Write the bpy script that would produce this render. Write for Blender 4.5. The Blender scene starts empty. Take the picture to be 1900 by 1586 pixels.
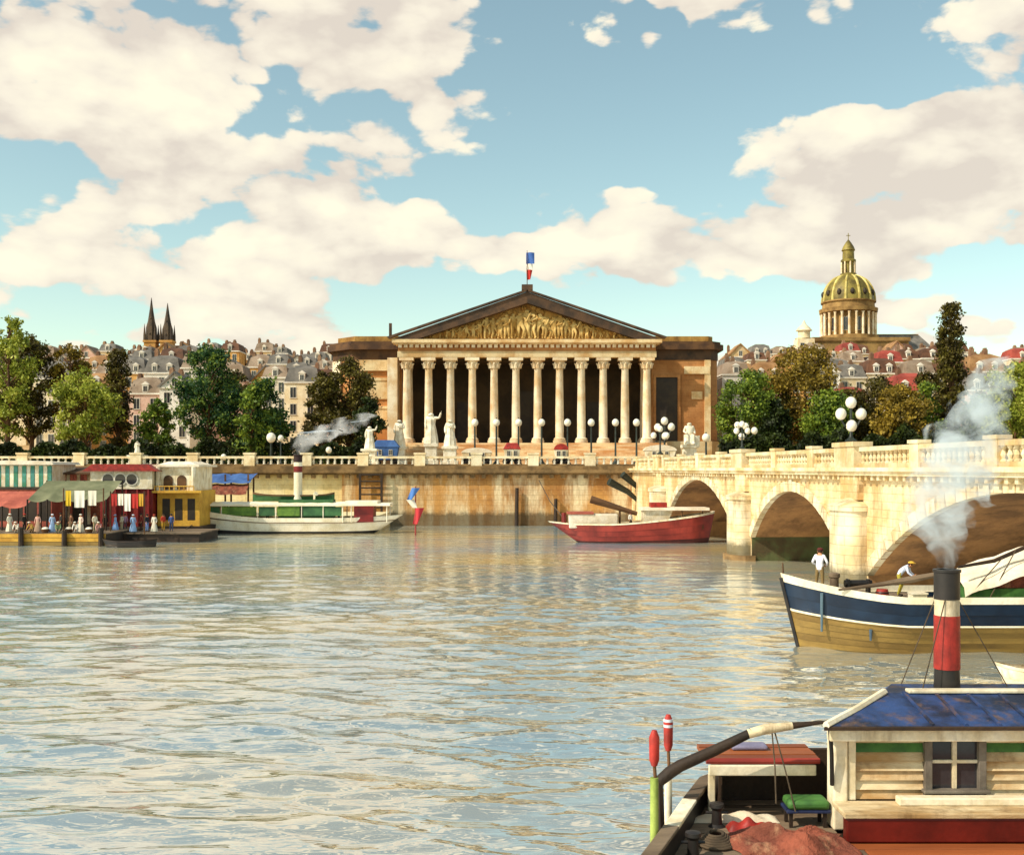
import bpy, bmesh, math, random
import numpy as np
from mathutils import Vector, Matrix
R = math.radians
random.seed(7)
SC = bpy.context.scene
COL = SC.collection

# ------------------------------------------------------------------ camera
F, CX, HY, EYE = 2037.0, 950.0, 870.0, 8.0
cam_d = bpy.data.cameras.new('camera')
cam = bpy.data.objects.new('camera', cam_d); COL.objects.link(cam)
cam.location = (0, 0, EYE); cam.rotation_euler = (R(90), 0, 0)
cam_d.sensor_width = 36; cam_d.lens = 36 * F / 1900
cam_d.shift_y = (HY - 793) / 1900
cam_d.clip_start = 0.5; cam_d.clip_end = 9000
SC.camera = cam

def X(px, Y): return (px - CX) / F * Y
def Z(py, Y): return EYE - (py - HY) / F * Y

# ------------------------------------------------------------------ light
SUN_AZ, SUN_EL = -118, 42          # degrees clockwise from +Y, elevation
sd = Vector((math.sin(R(SUN_AZ)) * math.cos(R(SUN_EL)), math.cos(R(SUN_AZ)) * math.cos(R(SUN_EL)), math.sin(R(SUN_EL))))
sun_d = bpy.data.lights.new('sun', 'SUN'); sun_d.energy = 3.8; sun_d.angle = R(0.6); sun_d.color = (1.0, 0.90, 0.74)
sun = bpy.data.objects.new('sun', sun_d); COL.objects.link(sun)
sun.rotation_euler = sd.to_track_quat('Z', 'Y').to_euler(); sun.location = (-80, -60, 120)
VS = SC.view_settings
VS.view_transform = 'Standard'; VS.look = 'None'; VS.gamma = 1; VS.use_curve_mapping = False
VS.exposure = 0.3
SC.cycles.max_bounces = 6; SC.cycles.diffuse_bounces = 3; SC.cycles.glossy_bounces = 3; SC.cycles.volume_bounces = 3; SC.cycles.volume_step_rate = 2.0

def make_world():
    w = bpy.data.worlds.new('World'); SC.world = w; w.use_nodes = True
    w.cycles.sampling_method = 'MANUAL'; w.cycles.sample_map_resolution = 512
    nt = w.node_tree; N = nt.nodes; L = nt.links
    N.clear()
    out = N.new('ShaderNodeOutputWorld'); bg = N.new('ShaderNodeBackground'); L.new(bg.outputs[0], out.inputs[0])
    STR = 0.1
    bg.inputs[1].default_value = STR
    sky = N.new('ShaderNodeTexSky'); sky.sky_type = 'NISHITA'; sky.sun_disc = False
    sky.sun_elevation = R(SUN_EL); sky.sun_rotation = R(SUN_AZ); sky.air_density = 1.0; sky.dust_density = 0.6; sky.ozone_density = 1.2
    def M(op, a, b=None, c=None, clamp=False):
        n = N.new('ShaderNodeMath'); n.operation = op; n.use_clamp = clamp
        for i, q in enumerate((a, b, c)):
            if q is None: continue
            if isinstance(q, (int, float)): n.inputs[i].default_value = q
            else: L.new(q, n.inputs[i])
        return n.outputs[0]
    def V(op, a, b):
        n = N.new('ShaderNodeVectorMath'); n.operation = op
        for i, q in enumerate((a, b)):
            if isinstance(q, tuple): n.inputs[i].default_value = q
            else: L.new(q, n.inputs[i])
        return n
    tc = N.new('ShaderNodeTexCoord'); d = tc.outputs['Generated']
    def fbm(vec, scale, detail=7, rough=0.55, dist=0.0):
        n = N.new('ShaderNodeTexNoise'); L.new(vec, n.inputs['Vector'])
        n.inputs['Scale'].default_value = scale; n.inputs['Detail'].default_value = detail
        n.inputs['Roughness'].default_value = rough; n.inputs['Distortion'].default_value = dist
        return n
    wn = fbm(d, 9.0, 3)
    wv = V('SUBTRACT', wn.outputs['Color'], (0.5, 0.5, 0.5)).outputs[0]
    ws = V('MULTIPLY', wv, (0.14, 0.14, 0.14)).outputs[0]
    dw = V('ADD', d, ws).outputs[0]
    sep = N.new('ShaderNodeSeparateXYZ'); L.new(dw, sep.inputs[0])
    az = M('ARCTAN2', sep.outputs[0], sep.outputs[1])
    el = M('ARCSINE', sep.outputs[2])
    # cloud banks and clear gaps seen in this sky: (px, py, rx, ry, weight)
    banks = [(180, 50, 330, 95, .8), (690, 95, 200, 120, .8), (60, 230, 230, 120, .7), (330, 210, 120, 110, .4), (600, 400, 230, 130, .95),
             (180, 400, 130, 80, .55), (520, 590, 330, 55, .5), (1080, 430, 250, 75, .8), (1270, 30, 170, 40, .7),
             (1640, 390, 190, 180, 1.0), (1840, 60, 160, 70, .7), (1860, 300, 110, 160, .6), (1250, 490, 140, 40, .5), (380, 520, 150, 60, .5),
             (1230, 200, 330, 120, -.9), (540, 170, 110, 60, -.7), (430, 230, 90, 40, -.4), (370, 450, 90, 70, -.6), (880, 570, 260, 55, -.7),
             (1370, 590, 120, 70, -.8), (60, 340, 120, 45, -.8), (1700, 130, 200, 75, -.8), (1790, 530, 110, 55, -.9), (110, 180, 90, 22, -.7), (900, 330, 90, 70, -.5), (130, 540, 120, 70, -.4)]
    acc = None
    for px, py, rx, ry, wgt in banks:
        a0 = math.atan((px - CX) / F); e0 = math.atan((HY - py) / F * math.cos(a0))
        u = M('MULTIPLY', M('SUBTRACT', az, a0), F / rx); v = M('MULTIPLY', M('SUBTRACT', el, e0), F / ry)
        rr = M('ADD', M('MULTIPLY', u, u), M('MULTIPLY', v, v))
        g = M('MULTIPLY', M('EXPONENT', M('MULTIPLY', rr, -0.9)), wgt)
        acc = g if acc is None else M('ADD', acc, g)
    sc = N.new('ShaderNodeMapping'); sc.inputs['Scale'].default_value = (1, 1, 1.9); L.new(d, sc.inputs[0])
    n1 = fbm(sc.outputs[0], 8.0, 6, 0.55, 0.2)
    vo = N.new('ShaderNodeTexVoronoi'); vo.feature = 'F1'; vo.inputs['Scale'].default_value = 17.0; vo.inputs['Detail'].default_value = 1.0; vo.inputs['Roughness'].default_value = .6
    vw = V('ADD', sc.outputs[0], V('MULTIPLY', wv, (.05, .05, .05)).outputs[0]).outputs[0]; L.new(vw, vo.inputs['Vector'])
    puff = M('MULTIPLY', M('SUBTRACT', 0.62, vo.outputs['Distance']), .8)
    dens = M('ADD', M('ADD', M('MULTIPLY', M('SUBTRACT', n1.outputs[0], 0.5), 3.2), M('MULTIPLY_ADD', acc, .95, .1)), puff)
    rmp = N.new('ShaderNodeMapRange'); rmp.interpolation_type = 'SMOOTHSTEP'
    L.new(dens, rmp.inputs[0]); rmp.inputs[1].default_value = 0.08; rmp.inputs[2].default_value = 0.3
    sh = V('ADD', sc.outputs[0], (-0.035, 0.0, 0.05)).outputs[0]
    n2 = fbm(sh, 8.0, 4, 0.55, 0.2)
    n3 = fbm(sc.outputs[0], 20.0, 4, 0.6, 0.3)
    lit = M('ADD', M('MULTIPLY', M('SUBTRACT', n1.outputs[0], n2.outputs[0]), 2.6), M('ADD', M('MULTIPLY', M('SUBTRACT', n3.outputs[0], 0.5), .7), M('MULTIPLY', puff, .9)))
    lr = N.new('ShaderNodeMapRange'); L.new(lit, lr.inputs[0]); lr.inputs[1].default_value = -0.5; lr.inputs[2].default_value = 0.5
    cr = N.new('ShaderNodeValToRGB'); L.new(lr.outputs[0], cr.inputs[0])
    e = cr.color_ramp.elements
    e[0].position = 0; e[0].color = (.70, .62, .53, 1); e[1].position = 1; e[1].color = (.97, .90, .70, 1)
    m_ = e.new(0.5); m_.color = (.87, .79, .65, 1)
    cl = N.new('ShaderNodeMix'); cl.data_type = 'RGBA'; cl.blend_type = 'MULTIPLY'; cl.inputs[0].default_value = 1
    L.new(cr.outputs[0], cl.inputs[6]); cl.inputs[7].default_value = (1 / STR * .93, 1 / STR * .93, 1 / STR * .93, 1)
    tint = N.new('ShaderNodeMix'); tint.data_type = 'RGBA'; tint.blend_type = 'MULTIPLY'; tint.inputs[0].default_value = 1
    L.new(sky.outputs[0], tint.inputs[6]); tint.inputs[7].default_value = (1.75, 1.72, 1.25, 1)
    mix = N.new('ShaderNodeMix'); mix.data_type = 'RGBA'
    L.new(M('MULTIPLY', rmp.outputs[0], 0.94), mix.inputs[0]); L.new(tint.outputs[2], mix.inputs[6]); L.new(cl.outputs[2], mix.inputs[7])
    L.new(mix.outputs[2], bg.inputs[0])
make_world()

# ------------------------------------------------------------------ helpers
def lin(h):
    h = h.lstrip('#'); o = []
    for i in (0, 2, 4):
        c = int(h[i:i+2], 16) / 255
        o.append(c / 12.92 if c <= .04045 else ((c + .055) / 1.055) ** 2.4)
    return (*o, 1)

MATS = {}
def mat(name, c1, c2=None, scale=1.0, rough=.75, bump=.15, bscale=None, stretch=(1, 1, 1), stain=None, stain_amt=.5, stain_lo=.5, course=None, tide=None, metal=0, vary=.12, spec=.4, grain=.18):
    """procedural surface: two tones mixed by noise, streaky stains, optional coursed joints, fine relief"""
    if name in MATS: return MATS[name]
    m = bpy.data.materials.new(name); m.use_nodes = True; MATS[name] = m
    nt = m.node_tree; N = nt.nodes; L = nt.links
    b = N['Principled BSDF']; b.inputs['Roughness'].default_value = rough; b.inputs['Metallic'].default_value = metal
    b.inputs['Specular IOR Level'].default_value = spec
    tc = N.new('ShaderNodeTexCoord'); oi = N.new('ShaderNodeObjectInfo')
    off = N.new('ShaderNodeVectorMath'); off.operation = 'SCALE'; off.inputs['Scale'].default_value = 37.0
    cmb = N.new('ShaderNodeCombineXYZ'); L.new(oi.outputs['Random'], cmb.inputs[0]); L.new(oi.outputs['Random'], cmb.inputs[1]); L.new(cmb.outputs[0], off.inputs[0])
    ad = N.new('ShaderNodeVectorMath'); L.new(tc.outputs['Object'], ad.inputs[0]); L.new(off.outputs[0], ad.inputs[1])
    mp = N.new('ShaderNodeMapping'); mp.inputs['Scale'].default_value = stretch; L.new(ad.outputs[0], mp.inputs[0])
    def noise(sc, det=6, ro=.6, vec=mp.outputs[0]):
        n = N.new('ShaderNodeTexNoise'); n.inputs['Scale'].default_value = sc; n.inputs['Detail'].default_value = det; n.inputs['Roughness'].default_value = ro
        L.new(vec, n.inputs['Vector']); return n.outputs[0]
    def mixc(f, a, bb, blend='MIX'):
        n = N.new('ShaderNodeMix'); n.data_type = 'RGBA'; n.blend_type = blend
        for i, q in ((0, f), (6, a), (7, bb)):
            if isinstance(q, (int, float, tuple)): n.inputs[i].default_value = q
            else: L.new(q, n.inputs[i])
        return n.outputs[2]
    def rng(v, a, c, lo=0, hi=1):
        n = N.new('ShaderNodeMapRange'); n.interpolation_type = 'SMOOTHSTEP'; L.new(v, n.inputs[0])
        n.inputs[1].default_value = a; n.inputs[2].default_value = c; n.inputs[3].default_value = lo; n.inputs[4].default_value = hi; return n.outputs[0]
    C1 = lin(c1); C2 = lin(c2 or c1)
    col = mixc(rng(noise(scale), .36, .64), C1, C2)
    if stain:
        smp = N.new('ShaderNodeMapping'); smp.inputs['Scale'].default_value = (1, 1, .18); L.new(ad.outputs[0], smp.inputs[0])
        col = mixc(rng(noise(scale * 1.7, 7, .7, smp.outputs[0]), stain_lo, stain_lo + .22, 0, stain_amt), col, lin(stain))
    g = noise((bscale or scale * 14), 4, .7)
    col = mixc(1.0, col, rng2(N, L, g, 1 - grain, 1 + grain), 'MULTIPLY') if grain else col
    if vary:
        hs = N.new('ShaderNodeHueSaturation'); L.new(col, hs.inputs['Color'])
        mr = N.new('ShaderNodeMapRange'); L.new(oi.outputs['Random'], mr.inputs[0]); mr.inputs[3].default_value = 1 - vary; mr.inputs[4].default_value = 1 + vary
        L.new(mr.outputs[0], hs.inputs['Value']); col = hs.outputs[0]
    hgt = g
    if course:
        bt = N.new('ShaderNodeTexBrick'); bt.inputs['Scale'].default_value = 1.0
        bm = N.new('ShaderNodeMapping'); bm.inputs['Rotation'].default_value = course[2] if len(course) > 2 else (R(90), 0, 0)
        L.new(tc.outputs['Object'], bm.inputs[0]); L.new(bm.outputs[0], bt.inputs['Vector'])
        bt.inputs['Brick Width'].default_value = course[0]; bt.inputs['Row Height'].default_value = course[1]
        bt.inputs['Mortar Size'].default_value = .02; bt.inputs['Mortar Smooth'].default_value = .3
        bt.inputs['Color1'].default_value = (.94, .94, .94, 1); bt.inputs['Color2'].default_value = (1.05, 1.04, 1.02, 1); bt.inputs['Mortar'].default_value = (.68, .63, .57, 1)
        col = mixc(1.0, col, bt.outputs[0], 'MULTIPLY')
        ma = N.new('ShaderNodeMath'); ma.operation = 'MULTIPLY_ADD'; L.new(bt.outputs['Fac'], ma.inputs[0]); ma.inputs[1].default_value = -1.5; L.new(g, ma.inputs[2]); hgt = ma.outputs[0]
    if tide:
        sx = N.new('ShaderNodeSeparateXYZ'); L.new(tc.outputs['Object'], sx.inputs[0])
        tn = N.new('ShaderNodeMath'); tn.operation = 'MULTIPLY_ADD'; L.new(noise(1.1, 5, .7, tc.outputs['Object']), tn.inputs[0]); tn.inputs[1].default_value = -1.6; L.new(sx.outputs[2], tn.inputs[2])
        col = mixc(rng(tn.outputs[0], tide[1] - 1.1, tide[1] - .2, .8, 0), col, lin(tide[0]))
    L.new(col, b.inputs['Base Color'])
    if bump:
        bp = N.new('ShaderNodeBump'); bp.inputs['Strength'].default_value = min(1, bump * 3); bp.inputs['Distance'].default_value = bump * .3
        L.new(hgt, bp.inputs['Height']); L.new(bp.outputs[0], b.inputs['Normal'])
    return m
def rng2(N, L, v, lo, hi):
    n = N.new('ShaderNodeMapRange'); L.new(v, n.inputs[0]); n.inputs[1].default_value = .2; n.inputs[2].default_value = .8
    n.inputs[3].default_value = lo; n.inputs[4].default_value = hi
    return n.outputs[0]

def leafmat(name, dark, mid, light):
    m = bpy.data.materials.new(name); m.use_nodes = True; MATS[name] = m
    nt = m.node_tree; N = nt.nodes; L = nt.links; N.clear()
    out = N.new('ShaderNodeOutputMaterial'); df = N.new('ShaderNodeBsdfPrincipled'); tr = N.new('ShaderNodeBsdfTranslucent'); mx = N.new('ShaderNodeMixShader')
    df.inputs['Roughness'].default_value = .55; df.inputs['Specular IOR Level'].default_value = .3
    mx.inputs[0].default_value = .3; L.new(df.outputs[0], mx.inputs[1]); L.new(tr.outputs[0], mx.inputs[2]); L.new(mx.outputs[0], out.inputs[0])
    geo = N.new('ShaderNodeNewGeometry'); tc = N.new('ShaderNodeTexCoord'); no = N.new('ShaderNodeTexNoise'); no.inputs['Scale'].default_value = .42; no.inputs['Detail'].default_value = 3
    L.new(tc.outputs['Object'], no.inputs['Vector'])
    ma = N.new('ShaderNodeMath'); ma.operation = 'MULTIPLY_ADD'; L.new(geo.outputs['Random Per Island'], ma.inputs[0]); ma.inputs[1].default_value = .35; L.new(no.outputs[0], ma.inputs[2])
    r = N.new('ShaderNodeValToRGB'); L.new(ma.outputs[0], r.inputs[0]); e = r.color_ramp.elements
    e[0].position = .42; e[0].color = lin(dark); e[1].position = .9; e[1].color = lin(light); k = e.new(.66); k.color = lin(mid)
    L.new(r.outputs[0], df.inputs['Base Color']); L.new(r.outputs[0], tr.inputs['Color'])
    return m

class MB:
    def __init__(s, xf=None): s.v = []; s.f = []; s.xf = xf
    def add(s, vs, fs):
        o = len(s.v); s.v += [s.xf(p) if s.xf else p for p in vs]; s.f += [tuple(i + o for i in q) for q in fs]; return s
    def box(s, x0, x1, y0, y1, z0, z1):
        return s.add([(x0, y0, z0), (x1, y0, z0), (x1, y1, z0), (x0, y1, z0), (x0, y0, z1), (x1, y0, z1), (x1, y1, z1), (x0, y1, z1)],
                     [(3, 2, 1, 0), (4, 5, 6, 7), (0, 1, 5, 4), (1, 2, 6, 5), (2, 3, 7, 6), (3, 0, 4, 7)])
    def frustum(s, x0, x1, y0, y1, z0, z1, ix, iy=None):
        iy = ix if iy is None else iy
        return s.add([(x0, y0, z0), (x1, y0, z0), (x1, y1, z0), (x0, y1, z0), (x0 + ix, y0 + iy, z1), (x1 - ix, y0 + iy, z1), (x1 - ix, y1 - iy, z1), (x0 + ix, y1 - iy, z1)],
                     [(3, 2, 1, 0), (4, 5, 6, 7), (0, 1, 5, 4), (1, 2, 6, 5), (2, 3, 7, 6), (3, 0, 4, 7)])
    def hexa(s, pts):   # eight corners, bottom ring then top ring
        return s.add(list(pts), [(3, 2, 1, 0), (4, 5, 6, 7), (0, 1, 5, 4), (1, 2, 6, 5), (2, 3, 7, 6), (3, 0, 4, 7)])
    def prism(s, poly, y0, y1):      # polygon in XZ, extruded along Y
        n = len(poly)
        vs = [(p[0], y0, p[1]) for p in poly] + [(p[0], y1, p[1]) for p in poly]
        return s.add(vs, [tuple(range(n)), tuple(range(2 * n - 1, n - 1, -1))] + [(i, i + n, (i + 1) % n + n, (i + 1) % n) for i in range(n)])
    def slab(s, poly, z0, z1):       # polygon in XY, extruded along Z
        n = len(poly)
        vs = [(p[0], p[1], z0) for p in poly] + [(p[0], p[1], z1) for p in poly]
        return s.add(vs, [tuple(range(n - 1, -1, -1)), tuple(range(n, 2 * n))] + [(i, (i + 1) % n, (i + 1) % n + n, i + n) for i in range(n)])
    def lathe(s, prof, c=(0, 0, 0), n=16, sx=1, sy=1, a0=0, rib=None):
        vs = []; fs = []
        for r, z in prof:
            for k in range(n):
                a = a0 + 2 * math.pi * k / n; q = r * (1 + (rib[1] * (1 if k % rib[0] == 0 else 0) if rib else 0))
                vs.append((c[0] + q * sx * math.cos(a), c[1] + q * sy * math.sin(a), c[2] + z))
        for i in range(len(prof) - 1):
            for k in range(n):
                fs.append((i * n + k, i * n + (k + 1) % n, (i + 1) * n + (k + 1) % n, (i + 1) * n + k))
        fs.append(tuple(range(n - 1, -1, -1))); fs.append(tuple((len(prof) - 1) * n + k for k in range(n)))
        return s.add(vs, fs)
    def tube(s, pts, rad, n=8):
        pts = [Vector(p) for p in pts]
        if isinstance(rad, (int, float)): rad = [rad] * len(pts)
        vs = []; fs = []; up = Vector((0, 0, 1))
        for i, p in enumerate(pts):
            d = (pts[min(i + 1, len(pts) - 1)] - pts[max(i - 1, 0)]).normalized()
            a = d.cross(up)
            if a.length < .05: a = d.cross(Vector((1, 0, 0)))
            a.normalize(); b = d.cross(a).normalized()
            for k in range(n):
                t = 2 * math.pi * k / n; q = p + a * (math.cos(t) * rad[i]) + b * (math.sin(t) * rad[i]); vs.append(tuple(q))
        for i in range(len(pts) - 1):
            for k in range(n): fs.append((i * n + k, (i + 1) * n + k, (i + 1) * n + (k + 1) % n, i * n + (k + 1) % n))
        fs.append(tuple(range(n))); fs.append(tuple((len(pts) - 1) * n + k for k in range(n - 1, -1, -1)))
        return s.add(vs, fs)
    def ball(s, c, r, n=10, m=7):
        r = (r, r, r) if isinstance(r, (int, float)) else r
        prof = [(math.sin(math.pi * i / m), -math.cos(math.pi * i / m)) for i in range(m + 1)]
        prof[0] = (.02, -1); prof[-1] = (.02, 1)
        vs = []; fs = []
        for a, z in prof:
            for k in range(n):
                t = 2 * math.pi * k / n; vs.append((c[0] + r[0] * a * math.cos(t), c[1] + r[1] * a * math.sin(t), c[2] + r[2] * z))
        for i in range(m):
            for k in range(n): fs.append((i * n + k, i * n + (k + 1) % n, (i + 1) * n + (k + 1) % n, (i + 1) * n + k))
        return s.add(vs, fs)
    def grid(s, fn, us, vs_):
        pts = [fn(u, v) for v in vs_ for u in us]; n = len(us)
        return s.add(pts, [(j * n + i, j * n + i + 1, (j + 1) * n + i + 1, (j + 1) * n + i) for j in range(len(vs_) - 1) for i in range(n - 1)])
    def mesh(s, name, material, org=(0, 0, 0), smooth=True, ang=38):
        me = bpy.data.meshes.new(name)
        me.from_pydata([(p[0] - org[0], p[1] - org[1], p[2] - org[2]) for p in s.v], [], s.f)
        me.materials.append(material); me.validate()
        if smooth:
            me.polygons.foreach_set('use_smooth', [True] * len(me.polygons)); me.set_sharp_from_angle(angle=R(ang))
        bmx = bmesh.new(); bmx.from_mesh(me); bmesh.ops.recalc_face_normals(bmx, faces=bmx.faces); bmx.to_mesh(me); bmx.free()
        return me

ORG = {}
def tag(o, label=None, cat=None, group=None, kind=None):
    if label: o['label'] = label
    if cat: o['category'] = cat
    if group: o['group'] = group
    if kind: o['kind'] = kind
    return o
def thing(name, label, cat, loc=(0, 0, 0), group=None, rz=0):
    o = bpy.data.objects.new(name, None); COL.objects.link(o); o.empty_display_size = .3
    o.location = loc; o.rotation_euler = (0, 0, rz); ORG[o] = tuple(loc)
    return tag(o, label, cat, group)
def part(name, mb, material, parent, smooth=True, local=False, bevel=0, ang=38, label=None):
    """a mesh part; mb is in world coordinates unless local"""
    me = mb.mesh(name, material, (0, 0, 0) if local else ORG[parent], smooth, ang)
    o = bpy.data.objects.new(name, me); COL.objects.link(o); o.parent = parent; ORG[o] = ORG[parent]
    if bevel:
        b = o.modifiers.new('bevel', 'BEVEL'); b.width = bevel; b.segments = 2; b.limit_method = 'ANGLE'
    if label: o['label'] = label
    return o
def piece(name, me, parent, loc, rz=0, scale=(1, 1, 1), rot=None):
    """a piece sharing mesh data, placed at a world position under its parent"""
    o = bpy.data.objects.new(name, me); COL.objects.link(o); g = ORG[parent]
    o.location = (loc[0] - g[0], loc[1] - g[1], loc[2] - g[2]); o.rotation_euler = rot or (0, 0, rz); o.scale = scale
    o.parent = parent; ORG[o] = tuple(loc); return o
def solo(name, mb, material, label, cat, loc, group=None, kind=None, smooth=True, bevel=0):
    me = mb.mesh(name, material, loc, smooth)
    o = bpy.data.objects.new(name, me); COL.objects.link(o); o.location = loc; ORG[o] = tuple(loc)
    if bevel:
        b = o.modifiers.new('bevel', 'BEVEL'); b.width = bevel; b.segments = 2; b.limit_method = 'ANGLE'
    return tag(o, label, cat, group, kind)
def copy_tree(o, parent=None):
    c = o.copy(); COL.objects.link(c); c.parent = parent
    for ch in o.children: copy_tree(ch, c)
    return c
NTH = ['first', 'second', 'third', 'fourth', 'fifth', 'sixth', 'seventh', 'eighth', 'ninth', 'tenth', 'eleventh', 'twelfth', 'thirteenth', 'fourteenth', 'fifteenth', 'sixteenth', 'seventeenth', 'eighteenth', 'nineteenth', 'twentieth', 'twenty-first', 'twenty-second', 'twenty-third', 'twenty-fourth', 'twenty-fifth']

# ------------------------------------------------------------------ materials
m_cream = mat('cream_limestone', '#efe2c0', '#d8bf92', .5, .85, .12, 5, stain='#9a7444', stain_amt=.45)
m_bridge = mat('bridge_limestone', '#e2d3ae', '#c6a873', .35, .85, .15, 4, stain='#84592c', stain_amt=.55)
E_YZ = tuple(Matrix(((0, 1, 0), (0, 0, 1), (1, 0, 0))).to_euler())
m_span = mat('spandrel_stone', '#e4d0a6', '#c4a068', .3, .85, .15, 4, stain='#7d5228', stain_amt=.6, course=(1.5, .5, E_YZ))
m_ring = mat('pale_ring_stone', '#e6d9ba', '#ccb486', .5, .85, .15, 4, stain='#6f4c26', stain_amt=.6, course=(1.4, .62, E_YZ), tide=('#4a4226', 1.4))
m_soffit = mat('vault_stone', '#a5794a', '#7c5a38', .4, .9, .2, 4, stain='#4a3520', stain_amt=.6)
m_quay = mat('quay_stone', '#c48f4c', '#96632f', .16, .85, .14, 3, stain='#eeddb4', stain_amt=.9, stain_lo=.42, course=(2.2, .72), tide=('#3e3420', 1.7))
m_quayl = mat('pale_quay_stone', '#efe2b6', '#dcc488', .2, .85, .14, 3, stain='#a87b40', stain_amt=.5, course=(2.2, .72))
m_quaycap = mat('quay_cornice_stone', '#8d7048', '#5f4a2e', .5, .9, .12, 5)
m_palace = mat('ochre_palace_stone', '#c48a52', '#a9703c', .22, .85, .1, 4, stain='#7a5230', stain_amt=.4, course=(2.6, 1.0))
m_palpale = mat('pale_palace_stone', '#e3cda0', '#c79f68', .3, .85, .1, 4, stain='#a5733f')
m_column = mat('column_stone', '#f0e2c4', '#d9b98a', .35, .8, .08, 6, stain='#b07c48', stain_amt=.5)
m_wcorn = mat('wing_cornice_stone', '#6b4a2c', '#473020', .4, .8, .1, 5)
m_lead = mat('weathered_roof_lead', '#5a402a', '#36281c', .4, .7, .1, 5)
m_tymp = mat('gilded_tympanum_stone', '#b28742', '#8a6026', .5, .8, .12, 5, stain='#4a3418')
m_relief = mat('relief_stone', '#d8b873', '#a8803c', .6, .8, .1, 6)
m_dark = mat('shade_toned_interior_wall', '#4a3a24', '#33281a', .25, .9, .05, 4)  # porch shade put into the colour of wall and ceiling
m_door = mat('dark_bronze_door', '#3a2e1e', '#2a2018', .6, .6, .05, 4)
m_step = mat('step_stone', '#e2c79a', '#c08a55', .2, .85, .06, 4)
m_white = mat('white_paint', '#f2ecdc', '#ddd2ba', 1.2, .5, .05, 9, stain='#a08a68', stain_amt=.35)
m_statue = mat('white_marble', '#f3ecd8', '#ddd0b4', 1.5, .6, .05, 8, stain='#9c8a68', stain_amt=.3)
m_iron = mat('dark_green_iron', '#2a332a', '#1c221c', 2, .5, .04, 9)
m_black = mat('black_paint', '#1d1b1a', '#2b2522', 1.5, .45, .05, 8)
m_wood = mat('weathered_wood', '#6b4a2c', '#48321e', .8, .8, .15, 9, stretch=(.25, 1, 1))
m_wooddk = mat('dark_wet_wood', '#3b2a1b', '#241a12', .8, .7, .15, 9)
m_grass = mat('bank_grass', '#5f7d38', '#496530', .4, .95, .3, 6)
m_asph = mat('street_stone', '#b79a70', '#9a8058', .1, .95, .05, 3)
m_glass = mat('dark_window_glass', '#2c2a2e', '#3b3a3e', .6, .12, 0, spec=.6)
m_globe = mat('opal_glass_globe', '#f6f0e0', '#ece2cc', 2, .25, 0, vary=.03, grain=0)

leaf_green = leafmat('leaves_green', '#37461a', '#5c7426', '#9cab3c')
leaf_deep = leafmat('leaves_deep_green', '#1c3622', '#32552c', '#86983a')
leaf_dark = leafmat('leaves_dark_brown_green', '#30290f', '#52481e', '#7d742c')
leaf_olive = leafmat('leaves_olive', '#4f4216', '#85702a', '#b09534')
leaf_lime = leafmat('leaves_lime', '#566020', '#939e34', '#c6c658')
leaf_hedge = leafmat('leaves_hedge', '#1c2412', '#2f3a1a', '#4b5a24')

# ------------------------------------------------------------------ setting: water, ground
def water_material():
    m = bpy.data.materials.new('river_water'); m.use_nodes = True
    nt = m.node_tree; N = nt.nodes; L = nt.links; b = N['Principled BSDF']
    b.inputs['Base Color'].default_value = (.30, .31, .24, 1); b.inputs['Roughness'].default_value = .04; b.inputs['IOR'].default_value = 8.0
    b.inputs['Specular IOR Level'].default_value = .5
    tc = N.new('ShaderNodeTexCoord')
    def lay(sx, sy, sc, det, rough=.5, dist=.4):
        mp = N.new('ShaderNodeMapping'); mp.inputs['Scale'].default_value = (sx, sy, 1); mp.inputs['Rotation'].default_value = (0, 0, R(4)); L.new(tc.outputs['Object'], mp.inputs[0])
        n = N.new('ShaderNodeTexNoise'); n.inputs['Scale'].default_value = sc; n.inputs['Detail'].default_value = det; n.inputs['Roughness'].default_value = rough; n.inputs['Distortion'].default_value = dist
        L.new(mp.outputs[0], n.inputs['Vector']); return n.outputs[0]
    a = lay(.3, 1, .5, 3, .55, .6); c = lay(.32, 1, 2.4, 2); d = lay(.3, .6, .12, 2)
    b1 = N.new('ShaderNodeBump'); b1.inputs['Strength'].default_value = 1; b1.inputs['Distance'].default_value = .05; L.new(a, b1.inputs['Height'])
    b2 = N.new('ShaderNodeBump'); b2.inputs['Strength'].default_value = 1; b2.inputs['Distance'].default_value = .03; L.new(c, b2.inputs['Height']); L.new(b1.outputs[0], b2.inputs['Normal'])
    L.new(b2.outputs[0], b.inputs['Normal'])
    # ochre silt, and blue of the reflected sky put into the base colour
    r = N.new('ShaderNodeValToRGB'); L.new(d, r.inputs[0]); e = r.color_ramp.elements
    e[0].position = .35; e[0].color = (.22, .32, .36, 1); e[1].position = .68; e[1].color = (.50, .40, .20, 1)
    L.new(r.outputs[0], b.inputs['Base Color'])
    return m
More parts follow.
